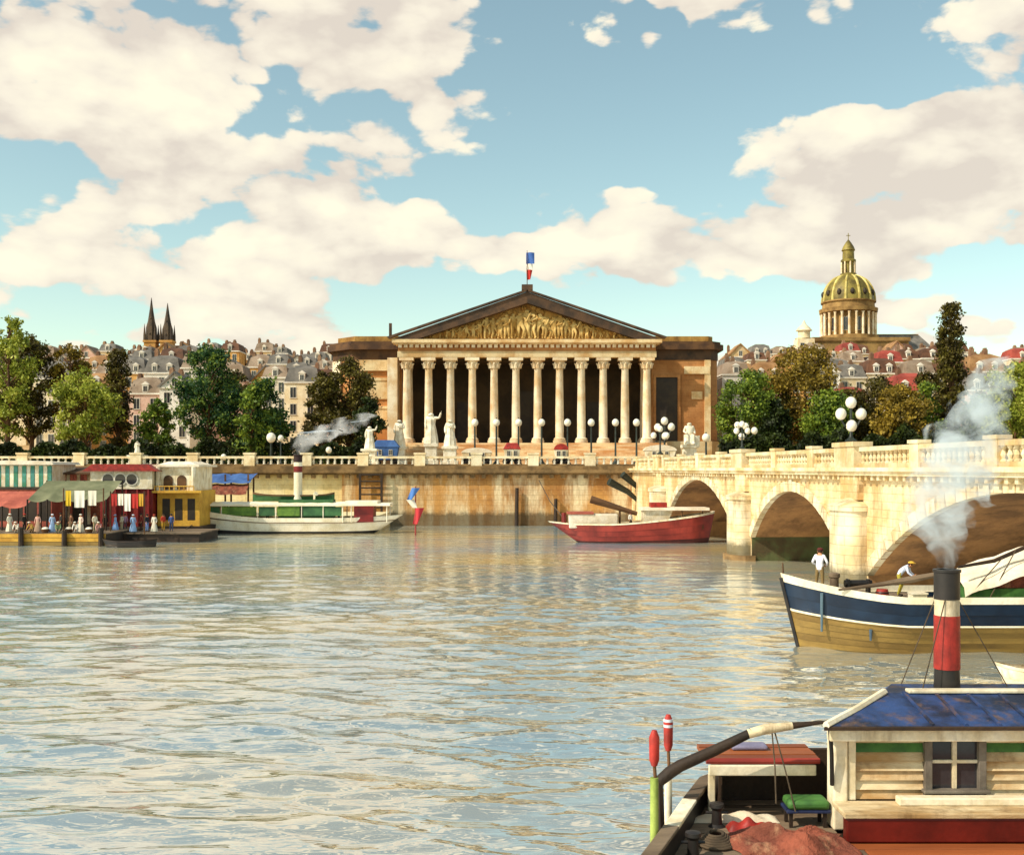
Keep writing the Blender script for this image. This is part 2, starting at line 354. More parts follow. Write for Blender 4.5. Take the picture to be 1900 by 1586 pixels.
def make_setting():
    rn = np.random.RandomState(4)
    rows = [11.0]
    while rows[-1] < 157: rows.append(rows[-1] * 1.0052 + .012)
    rows = np.array(rows); nr = len(rows); nc = 420
    U = np.linspace(-1, 1, nc); Yg = np.repeat(rows[:, None], nc, 1); Xg = U[None, :] * (Yg * .62 + 12) + 3
    sp = np.maximum(np.gradient(rows)[:, None] * np.ones(nc), (Yg * .62 + 12) * 2 / nc)
    H = np.zeros_like(Xg)
    for i in range(46):
        lam = .55 * (8.0 ** (i / 45)) ; th = R(rn.normal(84, 24)); k = 2 * math.pi / lam; ph = rn.rand() * 6.28
        fade = np.clip((lam / sp - 2.2) / 2.0, 0, 1); sl = .046 if lam < 2.4 else .034
        gust = .65 + .5 * np.sin(Xg * .09 * (1 + i % 3) + Yg * .05 * (1 + i % 4) + i)
        w_ = np.sin(k * (Xg * math.cos(th) + Yg * math.sin(th)) + ph + .5 * np.sin(Xg * .35 + i * 1.7) * np.sin(Yg * .3 + i))
        H += sl / k * fade * gust * (w_ - .25 * (1 - w_ * w_))
    H *= .85 * (1 - .58 * np.clip((Yg - 50) / 70, 0, 1)) * np.clip((157 - Yg) / 4, 0, 1) * np.clip((1 - np.abs(U))[None, :] * 12, 0, 1) * np.clip((Yg - 11) / 2, 0, 1)
    co = np.stack([Xg, Yg, H], -1).reshape(-1, 3)
    fs = [(j * nc + i, j * nc + i + 1, (j + 1) * nc + i + 1, (j + 1) * nc + i) for j in range(nr - 1) for i in range(nc - 1)]
    n0 = len(co); outer = [(-700, -300, 0), (700, -300, 0), (700, 170, 0), (-700, 170, 0)]
    co = np.concatenate([co, np.array(outer)])
    bl, br_, tl, tr_ = 0, nc - 1, (nr - 1) * nc, nr * nc - 1
    fs += [tuple([n0, n0 + 1] + list(range(br_, bl - 1, -1))), tuple([n0 + 2, n0 + 3] + list(range(tl, tr_ + 1))),
           tuple([n0 + 3, n0] + [j * nc for j in range(nr)]), tuple([n0 + 1, n0 + 2] + [j * nc + nc - 1 for j in range(nr - 1, -1, -1)])]
    me = bpy.data.meshes.new('river'); me.from_pydata(co.tolist(), [], fs); me.materials.append(water_material())
    me.polygons.foreach_set('use_smooth', [True] * len(me.polygons))
    o = bpy.data.objects.new('river', me); COL.objects.link(o); tag(o, kind='structure')
    # ground of the far bank, rising behind the palace to the town
    g = MB()
    def gz(y): return 8.5 if y < 215 else 8.5 + min((y - 215) * .145, 46)
    ys = [157, 180, 215, 240, 270, 300, 340, 380, 430, 480, 540, 800, 1500, 6000]
    g.grid(lambda u, v: (u, v, gz(v) if v < 800 else gz(800)), [-6000, -1500, -400, -200, -100, 0, 100, 200, 400, 1500, 6000], ys)
    o = bpy.data.objects.new('ground', g.mesh('ground', m_asph, smooth=False)); COL.objects.link(o); tag(o, kind='structure')
    bed = MB(); bed.add([(-6000, -300, -4), (6000, -300, -4), (6000, 160, -4), (-6000, 160, -4)], [(0, 1, 2, 3)])
    o = bpy.data.objects.new('river_bed', bed.mesh('river_bed', m_asph, smooth=False)); COL.objects.link(o); tag(o, kind='structure')
    # grassy bank beyond the bridge
    gb = MB()
    gb.grid(lambda u, v: (u, 128 + v * 26 + math.sin(u * .2) * 1.5, -.5 + 7.5 * v ** .8 + .4 * math.sin(u * .5 + v * 3)), [34 + i * 4 for i in range(40)], [i / 8 for i in range(9)])
    o = bpy.data.objects.new('grass_bank', gb.mesh('grass_bank', m_grass)); COL.objects.link(o); tag(o, kind='structure')
    rnd = random.Random(5); t = MB()
    for i in range(5000):
        u = 34 + rnd.random() * 60; v = rnd.random()
        x, y, z = u, 128 + v * 26 + math.sin(u * .2) * 1.5, -.5 + 7.5 * v ** .8 + .4 * math.sin(u * .5 + v * 3)
        h = .3 + rnd.random() * .5; a = rnd.random() * 6.28; dx, dy = math.cos(a) * .12, math.sin(a) * .12
        t.add([(x - dx, y - dy, z), (x + dx, y + dy, z), (x + (rnd.random() - .5) * .4, y + (rnd.random() - .5) * .3, z + h)], [(0, 1, 2)])
    o = bpy.data.objects.new('grass', t.mesh('grass', leaf_lime, smooth=False)); COL.objects.link(o); tag(o, 'tufts of green grass on the river bank seen through the arch', 'grass', kind='stuff')
make_setting()

# ------------------------------------------------------------------ quay wall, parapet
QY = 155.0
def make_quay():
    q = thing('quay_wall', 'long ochre stone embankment wall with balustrade along the far bank', 'wall', (-30, QY, 0))
    part('wall', MB().box(-24, 19, QY, QY + 4, -3, 7.2), m_quay, q, smooth=False)
    part('wall', MB().box(-400, -24, QY + .3, QY + 4, -3, 7.2), m_quayl, q, smooth=False, label='pale cream left stretch of wall')
    part('wall', MB().box(30, 400, QY + 1, QY + 4, -3, 7.2), m_quay, q, smooth=False)
    co = MB()
    co.box(-400, 400, QY - .9, QY + 4, 7.45, 7.95); co.box(-400, 400, QY - .45, QY + 4.05, 7.2, 7.45); co.box(-400, 400, QY - .6, QY + 4.1, 7.95, 8.45)
    part('cornice', co, m_quaycap, q, smooth=False)
    cb = MB().box(-.28, .28, -.55, 0, -.5, 0).mesh('corbel', m_quaycap, smooth=False)
    for i in range(60): piece('corbel', cb, q, (-76 + i * 1.6, QY - .01, 7.195))
    part('plinth', MB().box(-400, 20, QY - .35, QY + .35, 8.45, 8.7), m_quaycap, q, smooth=False)
    part('hand_rail', MB().box(-400, 20, QY - .36, QY + .36, 9.5, 9.8), m_cream, q, smooth=False)
    bal = MB().lathe([(.2, 0), (.2, .08), (.11, .14), (.2, .34), (.1, .62), (.2, .72), (.2, .8)], n=8).mesh('baluster', m_white)
    ped = MB().box(-.75, .75, -.5, .5, 0, 1.6).box(-.85, .85, -.58, .58, 1.6, 1.85).mesh('pedestal', m_cream, smooth=False)
    x = -77.0; k = 0
    while x < 18.5:
        if k % 8 == 0: piece('pedestal', ped, q, (x, QY, 8.45))
        else: piece('baluster', bal, q, (x, QY, 8.7))
        x += 1.0; k += 1
    # wooden fender piles against the wall
    for px, top in ((958, 905), (1030, 925)):
        x0 = X(px, QY - .6)
        solo('fender_pile', MB().tube([(x0, QY - .6, -2), (x0 + .1, QY - .6, Z(top, QY))], [.3, .24]), m_wooddk, 'dark timber pile standing against the ochre quay wall ' + ('left of the red barge' if px < 1000 else 'beside the bow of the red barge'), 'pile', (x0, QY - .6, -2), 'fender piles')
    # ladder
    t = thing('ladder', 'dark wooden ladder leaning on the cream quay wall behind the white steamer', 'ladder', (X(688, 154), 154, 2.0))
    xa, xb = X(668, 154), X(708, 154); zt, zb = Z(878, 154), 2.0
    for xx in (xa, xb): part('rail', MB().box(xx - .16, xx + .16, 153.9, 154.15, zb, zt), m_wooddk, t, smooth=False)
    for i in range(6):
        zz = zb + .6 + i * (zt - zb - .8) / 5
        part('rung', MB().tube([(xa, 154, zz), (xb, 154, zz)], .12, 6), m_wooddk, t)
    # lower wharf at the left
    w = MB().box(-400, X(716, 150), 141, QY + .2, -3, 2.0)
    o = solo('lower_wharf', w, m_quayl, 'low cream stone wharf at the foot of the left embankment', 'wharf', (-40, 148, 0), smooth=False)
    # dark strokes by the bridge abutment: a branch shadow shaped as solid arms
    d = thing('quay_branch_shadow', 'dark green strokes shaped for a branch shadow over the ochre wall beside the bridge', 'shadow_shape', (X(1190, 152), 152, 8.5))
    part('arm', MB().tube([(X(1130, 150), 150, Z(893, 150)), (X(1165, 151), 151, Z(912, 151)), (X(1194, 152), 152, Z(938, 152))], [.55, .4, .22], 8), m_iron, d)  # solid arm stands in for a shadow stroke on the wall
    part('arm', MB().tube([(X(1155, 151), 151, Z(880, 151)), (X(1185, 152), 152, Z(905, 152))], [.5, .35], 8), m_iron, d)
    part('added_upright', MB().tube([(X(1190, 152.4), 152.4, Z(940, 152)), (X(1187, 152.4), 152.4, Z(872, 152))], [.35, .3], 8), m_iron, d)  # upright added to carry the shadow strokes
make_quay()

# ------------------------------------------------------------------ bridge
def BP(s, o, z): return (27.3 - .067 * s + o * .9978, s + o * .0668, z)
BW = 14.0
SPANS = [(32.5, 69.8, 1.2, 6.9), (74.2, 95.8, 2.0, 6.3), (100.2, 131.8, 1.6, 6.9)]
PIERS = [30.0, 72.0, 98.0]
def arch(s):
    for a, b, zs, zc in SPANS:
        if a <= s <= b:
            h = zc - zs; w = (b - a) / 2; c = (a + b) / 2; rr = (w * w + h * h) / (2 * h)
            return zs + math.sqrt(max(0, rr * rr - (s - c) ** 2)) - (rr - h)
    return None
def make_bridge():
    br = thing('stone_bridge', 'cream stone arched bridge with white balustrade and rounded piers', 'bridge', BP(72, 0, 0))
    ss = []
    for a, b, zs, zc in SPANS: ss += [a + (b - a) * i / 36 for i in range(37)]
    wl = MB(); so = MB()
    for a, b, zs, zc in SPANS:
        xs = [a + (b - a) * .5 * (1 - math.cos(math.pi * i / 40)) for i in range(41)]
        for i in range(40):
            p, q = xs[i], xs[i + 1]; zp, zq = arch(p), arch(q)
            for o in (0, BW): wl.add([BP(p, o, zp), BP(q, o, zq), BP(q, o, 7.6), BP(p, o, 7.6)], [(0, 1, 2, 3)])
            so.add([BP(p, .02, zp), BP(q, .02, zq), BP(q, BW - .02, zq), BP(p, BW - .02, zp)], [(0, 1, 2, 3)])
    solids = [(10, 32.5, 1.2), (69.8, 74.2, -3), (95.8, 100.2, -3), (131.8, 158, -3)]
    for a, b, zs in solids: wl.xf = None; wl.hexa([BP(a, 0, -3), BP(b, 0, -3), BP(b, BW, -3), BP(a, BW, -3), BP(a, 0, 7.6), BP(b, 0, 7.6), BP(b, BW, 7.6), BP(a, BW, 7.6)])
    part('spandrel_wall', wl, m_span, br, smooth=False)
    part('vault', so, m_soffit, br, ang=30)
    # voussoirs
    for si, (a, b, zs, zc) in enumerate(SPANS):
        h = zc - zs; w = (b - a) / 2; c = (a + b) / 2; rr = (w * w + h * h) / (2 * h); zc0 = zc - rr
        t0 = math.asin(w / rr); n = 33 if si != 1 else 25; th = .75
        for i in range(n):
            ta = -t0 + 2 * t0 * i / n + .0018; tb = -t0 + 2 * t0 * (i + 1) / n - .0018; pr = .1 + .02 * (i % 2)
            r2 = min(rr + th + (.12 if i == n // 2 else 0), 99)
            cs = []
            for o in (-pr, .35):
                for t, r_ in ((ta, rr - .02), (tb, rr - .02), (tb, r2), (ta, r2)): cs.append(BP(c + r_ * math.sin(t), o, min(zc0 + r_ * math.cos(t), 7.58)))
            part('voussoir', MB().hexa(cs), m_ring, br, smooth=False)
    m_bankgreen = mat('bank_green_pier_stone', '#58643a', '#4a3e26', .5, .9, .2, 4, stain='#2c2a18', stain_amt=.6)  # green tone stands in for the grass bank seen through the arch
    for a, top, m in ((95.78, 3.6, m_bankgreen), (131.78, 3.2, m_soffit), (69.78, 3.0, m_soffit)):
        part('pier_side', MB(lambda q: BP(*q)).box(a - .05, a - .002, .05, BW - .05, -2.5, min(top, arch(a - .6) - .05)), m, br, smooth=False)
    # piers with rounded cutwaters
    for k, s in enumerate(PIERS + [134.2]):
        hw = 2.2 if k < 3 else 2.6
        for side in (0, 1):
            pr = MB()
            ring = []
            for i in range(13):
                t = math.pi * i / 12; dx = -math.sin(t) * 1.0 if side == 0 else math.sin(t) * 1.0
                ring.append((s - math.cos(t) * (hw - .15), (-.45 + dx * 1.0) if side == 0 else (BW + .45 + dx)))
            ring = [(s - hw + .15, .02 if side == 0 else BW - .02)] + ring + [(s + hw - .15, .02 if side == 0 else BW - .02)]
            n = len(ring); top = 5.3
            vs = [BP(p, o, -3) for p, o in ring] + [BP(p, o, top) for p, o in ring]
            pr.add(vs, [(i, i + 1, i + 1 + n, i + n) for i in range(n - 1)])
            cap = [BP(s + (p - s) * 1.08, o * 1.1 if side == 0 else BW + (o - BW) * 1.1, top) for p, o in ring] + [BP(s + (p - s) * 1.08, o * 1.1 if side == 0 else BW + (o - BW) * 1.1, top + .35) for p, o in ring]
            pr.add(cap, [(i, i + 1, i + 1 + n, i + n) for i in range(n - 1)] + [tuple(range(n))])
            tip = BP(s, .3 if side == 0 else BW - .3, top + 1.1)
            pr.add([tip] + cap[n:], [(0, i + 1, i + 2) for i in range(n - 1)])
            part('cutwater', pr, m_ring, br, ang=50)
        part('pilaster', MB(lambda q: BP(*q)).box(s - 1.5, s + 1.5, -.4, .05, 6.0, 7.598), m_span, br, smooth=False)
        part('pier_footing', MB(lambda q: BP(*q)).slab([(s - hw - .3, .3), (s - hw - .3, -.6), (s - hw * .6, -1.6), (s, -1.9), (s + hw * .6, -1.6), (s + hw + .3, -.6), (s + hw + .3, .3)], -2.9, .45), m_quaycap, br, smooth=False)
    bx = lambda *a: MB(lambda q: BP(*q)).box(*a)
    part('cornice', bx(10, 156, -.55, BW + .55, 7.6, 7.85).box(10.01, 156.01, -.75, BW + .75, 7.85, 8.1), m_bridge, br, smooth=False)
    part('roadway', bx(10.02, 158, .2, BW - .2, 8.11, 8.2), m_asph, br, smooth=False)
    den = MB().box(-.16, .16, -.4, 0, -.3, 0).mesh('dentil', m_bridge, smooth=False)
    rz = math.atan(.067)
    for i in range(110): piece('dentil', den, br, BP(34 + i * .95, -.01, 7.595), rz + R(90) * 0 - R(90))
    for o, nm in ((-.35, 1), (BW + .05, 0)):
        part('plinth', bx(10.03, 152, o - .02, o + .42, 8.105, 8.36), m_bridge, br, smooth=False)
        part('hand_rail', bx(10.04, 152, o - .08, o + .48, 9.12, 9.4), m_bridge, br, smooth=False)
    bal = MB().lathe([(.17, 0), (.17, .07), (.09, .13), (.17, .32), (.08, .58), (.16, .68), (.17, .77)], n=8).mesh('baluster', m_bridge)
    ped = MB().box(-.6, .6, -.33, .33, 0, 1.35).box(-.68, .68, -.4, .4, 1.35, 1.55).mesh('pedestal', m_bridge, smooth=False)
    s = 36.0; k = 0
    while s < 151:
        near = min(abs(s - p) for p in PIERS + [134.2])
        if near < 1.9: pass
        elif k % 14 == 0: piece('pedestal', ped, br, BP(s, -.14, 8.1), R(90) + rz)
        else: piece('baluster', bal, br, BP(s, -.14, 8.36))
        if k % 4 == 0: piece('pedestal', ped, br, BP(s, BW + .25, 8.1), R(90) + rz)
        s += .62; k += 1
    for s in PIERS + [134.2]:
        part('lamp_pedestal', bx(s - 1.75, s + 1.75, -.75, .35, 8.1, 9.45).box(s - 1.9, s + 1.9, -.85, .45, 9.45, 9.75), m_bridge, br, smooth=False)
make_bridge()

# ------------------------------------------------------------------ lamps
def globe_lamp(x, y, z0, ztop, globes, gr, label, group, branch=0.0):
    """iron post with opal globes; globes is list of (dx, z)"""
    t = thing('street_lamp', label, 'street lamp', (x, y, z0), group)
    h = ztop - z0
    part('post', MB().lathe([(gr * 1.1, 0), (gr * 1.1, h * .05), (gr * .6, h * .1), (gr * .3, h * .16), (gr * .22, h)], (x, y, z0), 8), m_iron, t)
    for dx, zz in globes:
        if abs(dx) > .01:
            part('arm', MB().tube([(x, y, zz - gr * 2.4), (x + dx * .6, y, zz - gr * 2.2), (x + dx, y, zz - gr * .9)], gr * .18, 6), m_iron, t)
        g = part('globe', MB().ball((x + dx, y, zz), (gr, gr, gr * 1.1), 12, 8), m_globe, t)
        part('finial', MB().lathe([(gr * .3, 0), (gr * .12, gr * .25), (.01, gr * .5)], (x + dx, y, zz + gr * 1.05), 6), m_iron, g)
    return t
LY = 163.0
row = [881, 921, 962, 1005, 1053, 1097, 1142, 1181]
for i, px in enumerate(row):
    zt = Z(784, LY)
    globe_lamp(X(px, LY), LY, 8.5, zt - .5, [(0, zt)], .52, 'single white globe lamp before the palace columns, %s from the left in its row' % NTH[i], 'globe lamps along the quay')
p = LY
globe_lamp(X(1233, p), p, 8.5, Z(783, p) - .4, [(0, Z(781, p)), (-1.0, Z(793, p)), (1.0, Z(792, p)), (.1, Z(809, p))], .55, 'cluster of white globes on a post left of the seated statue, before right wing', 'branched globe lamps')
globe_lamp(X(1376, p), p, 8.5, Z(792, p) - .3, [(-.6, Z(789, p)), (.6, Z(791, p)), (1.9, Z(799, p)), (0, Z(810, p))], .5, 'globe lamp cluster among green bushes just right of the palace', 'branched globe lamps')
globe_lamp(X(1310, p), p, 8.5, Z(812, p) - .3, [(0, Z(812, p))], .6, 'single globe lamp between the seated statue and the right end of the palace', 'globe lamps along the quay')
for i, (px, py) in enumerate([(365, 846), (415, 848), (503, 812), (521, 813), (610, 835)]):
    globe_lamp(X(px, p), p, 8.5, Z(py, p) - .4, [(0, Z(py, p))], .45 if i != 2 else .7,
               ['small globe lamp under the deep green tree, left of a pair', 'small globe lamp beneath the brown tree left of steamer funnel', 'large white globe lamp left of the steamer smoke', 'small globe lamp touching the smoke, right of a larger one', 'low globe lamp beneath the dark tree by left wing'][i], 'globe lamps along the quay')
bp = BP(72, -.2, 9.75)
t = globe_lamp(bp[0] - .05, bp[1], 9.75, Z(752, 72), [(0, Z(747, 72)), (-.66, Z(768, 72)), (.66, Z(768, 72)), (.03, Z(790, 72))], .36, 'four-globe lamp on the bridge pedestal below the golden dome', 'bridge lamps')
bp = BP(134.2, -.2, 9.75)
globe_lamp(bp[0], bp[1], 9.75, 12.6, [(0, 12.9), (-.8, 12.1), (.8, 12.1)], .36, 'three-globe lamp on the far end pedestal of the bridge', 'bridge lamps')
bp = BP(98, -.2, 9.75)
globe_lamp(bp[0], bp[1], 9.75, 11.7, [(0, 12.0), (-.5, 11.4), (.5, 11.4)], .26, 'small three-globe lamp on the middle bridge pier', 'bridge lamps')

# ------------------------------------------------------------------ figures
SKEL = dict(pel=(0, 0, .95), spi=(0, 0, 1.15), che=(0, 0, 1.35), nec=(0, .0, 1.49), hea=(0, -.02, 1.6), top=(0, -.01, 1.69),
            shl=(.17, 0, 1.42), ell=(.25, .03, 1.14), wrl=(.24, -.1, .92), hal=(.235, -.13, .84),
            shr=(-.17, 0, 1.42), elr=(-.25, .03, 1.14), wrr=(-.24, -.1, .92), har=(-.235, -.13, .84),
            hil=(.09, 0, .9), knl=(.11, -.02, .5), anl=(.12, .03, .08), tol=(.13, -.15, .035),
            hir=(-.09, 0, .9), knr=(-.11, -.02, .5), anr=(-.12, .03, .08), tor=(-.13, -.15, .035))
RAD = dict(pel=.14, spi=.13, che=.15, nec=.06, hea=.1, top=.06, sh=.075, el=.048, wr=.036, ha=.04, hi=.1, kn=.065, an=.045, to=.04)
BONES = [('pel', 'spi', 1), ('spi', 'che', 1), ('che', 'nec', 1), ('nec', 'hea', 0), ('hea', 'top', 0)]
for c in 'lr': BONES += [('che', 'sh' + c, 1), ('sh' + c, 'el' + c, 1), ('el' + c, 'wr' + c, 1), ('wr' + c, 'ha' + c, 0), ('pel', 'hi' + c, 2), ('hi' + c, 'kn' + c, 2), ('kn' + c, 'an' + c, 2), ('an' + c, 'to' + c, 3)]
BODY = {}
def body_mesh(key, pose, mats, fat=1.0):
    """one continuous skinned figure; pose overrides joints"""
    J = dict(SKEL); J.update(pose); names = list(J)
    me = bpy.data.meshes.new('skeleton'); me.from_pydata([J[n] for n in names], [(names.index(a), names.index(b)) for a, b, _ in BONES], [])
    o = bpy.data.objects.new('skeleton', me); COL.objects.link(o)
    sk = o.modifiers.new('s', 'SKIN'); sk.use_smooth_shade = True
    ly = me.skin_vertices[0] if me.skin_vertices else None
    if ly is None:
        bm = bmesh.new(); bm.from_mesh(me); bm.verts.layers.skin.verify(); bm.to_mesh(me); bm.free(); ly = me.skin_vertices[0]
    for i, n in enumerate(names):
        r = RAD.get(n, RAD.get(n[:2], .06)) * fat; ly.data[i].radius = (r, r); ly.data[i].use_root = (n == 'pel')
    ss = o.modifiers.new('u', 'SUBSURF'); ss.levels = 1; ss.render_levels = 1
    dg = bpy.context.evaluated_depsgraph_get(); dg.update()
    res = bpy.data.meshes.new_from_object(o.evaluated_get(dg)); bpy.data.objects.remove(o); bpy.data.meshes.remove(me)
    # fingers: five short chains rooted inside each palm
    fm = MB()
    for c in 'lr':
        h = Vector(J['ha' + c]); w = Vector(J['wr' + c]); d = (h - w).normalized(); s = d.cross(Vector((1, 0, 0)))
        if s.length < .1: s = d.cross(Vector((0, 1, 0)))
        s.normalize()
        for i in range(4):
            b = h + s * (.027 - .018 * i); ln = (.075, .085, .08, .062)[i]
            fm.tube([b, b + d * ln * .55, b + d * ln * .9 + Vector((0, -.02, 0))], [.010, .009, .007], 5)
        b = w + d * .03 + s * .035; fm.tube([b, b + s * .03 + d * .03, b + s * .035 + d * .06], [.011, .01, .008], 5)
    hd = Vector(J['hea']); fm.tube([hd + Vector((0, -.085, .0)), hd + Vector((0, -.125, -.025)), hd + Vector((0, -.09, -.04))], [.012, .018, .012], 5)
    for sx in (-1, 1): fm.ball(hd + Vector((.1 * sx, .01, -.01)), (.015, .025, .035), 6, 4)
    bm = bmesh.new(); bm.from_mesh(res); n0 = len(bm.faces)
    vs = [bm.verts.new(p) for p in fm.v]
    for f in fm.f:
        try: bm.faces.new([vs[i] for i in f])
        except ValueError: pass
    bm.to_mesh(res); bm.free()
    res.materials.clear()
    for m in mats: res.materials.append(m)
    segs = [(Vector(J[a]), Vector(J[b]), k, RAD.get(b, RAD.get(b[:2], .06))) for a, b, k in BONES]
    for pi, p in enumerate(res.polygons):
        p.use_smooth = True
        if pi >= n0: p.material_index = 0; continue
        c = p.center; best = 9; bk = 1
        for a, b, k, r in segs:
            ab = b - a; t = max(0, min(1, (c - a).dot(ab) / max(ab.length_squared, 1e-6))); d = (a + ab * t - c).length - r
            if d < best: best = d; bk = k
        p.material_index = min(bk, len(mats) - 1)
    return res
m_skin = mat('skin', '#c9916a', '#b67c58', 6, .6, 0)
m_shoe = mat('shoe_leather', '#2a1d14', None, 3, .5, 0)
def cloth(h): return mat('cloth_' + h, '#' + h, None, 6, .9, .05, vary=.05)
def person(label, loc, rz, shirt, legs, hat=None, pose={}, scale=1.0, skirt=None, group=None, hair='3a2416'):
    t = thing('person', label, 'person', loc, group, rz); t.scale = (scale,) * 3
    me = body_mesh('p', pose, [m_skin, cloth(shirt), cloth(legs), m_shoe]); me.name = 'body'
    o = bpy.data.objects.new('body', me); COL.objects.link(o); o.parent = t
    J = dict(SKEL); J.update(pose); h = Vector(J['hea']); pel = Vector(J['pel'])
    part('hair', MB().ball(h + Vector((0, .025, .035)), (.112, .115, .105), 10, 6), cloth(hair), t, local=True)
    if hat: part('cap', MB().ball(h + Vector((0, 0, .085)), (.125, .14, .07), 10, 6).lathe([(.13, 0), (.15, .01), (.02, .03)], tuple(h + Vector((0, -.05, .055))), 10), cloth(hat), t, local=True)
    if skirt:
        part('skirt', MB().lathe([(.33, .06), (.3, .3), (.22, .7), (.15, pel.z + .05), (.13, pel.z + .12)], (pel.x, pel.y, 0), 14, rib=(3, .1)), cloth(skirt), t, local=True)
    return t
# the boat's crew of the navy barge
person('man in white shirt and dark red cap standing on the navy barge bow', (X(1521, 49.6), 49.6, 2.45), R(150), 'e8e8ee', '8a7248', '5a1f1a',
       dict(ell=(.30, -.02, 1.16), wrl=(.2, -.2, 1.05), hal=(.14, -.25, 1.03), elr=(-.3, -.02, 1.16), wrr=(-.22, -.2, 1.04), har=(-.15, -.25, 1.02), knl=(.13, -.05, .5), anl=(.17, -.03, .08), tol=(.19, -.2, .035), hea=(0, -.06, 1.6), top=(0, -.06, 1.69)), 1.14)
person('man in pale blue shirt bending over the long oar on the navy barge', (X(1668, 49.1), 49.1, 2.32), R(60), 'cfd8ee', 'a89a3a', 'c9a23a',
       dict(spi=(0, -.12, 1.1), che=(0, -.3, 1.24), nec=(0, -.42, 1.3), hea=(0, -.5, 1.36), top=(0, -.56, 1.43), shl=(.17, -.34, 1.28), shr=(-.17, -.34, 1.28), ell=(.23, -.42, 1.02), elr=(-.23, -.42, 1.02),
            wrl=(.2, -.58, .9), wrr=(-.2, -.58, .9), hal=(.19, -.66, .88), har=(-.19, -.66, .88), knl=(.13, -.12, .5), knr=(-.13, -.1, .5)), 1.05)

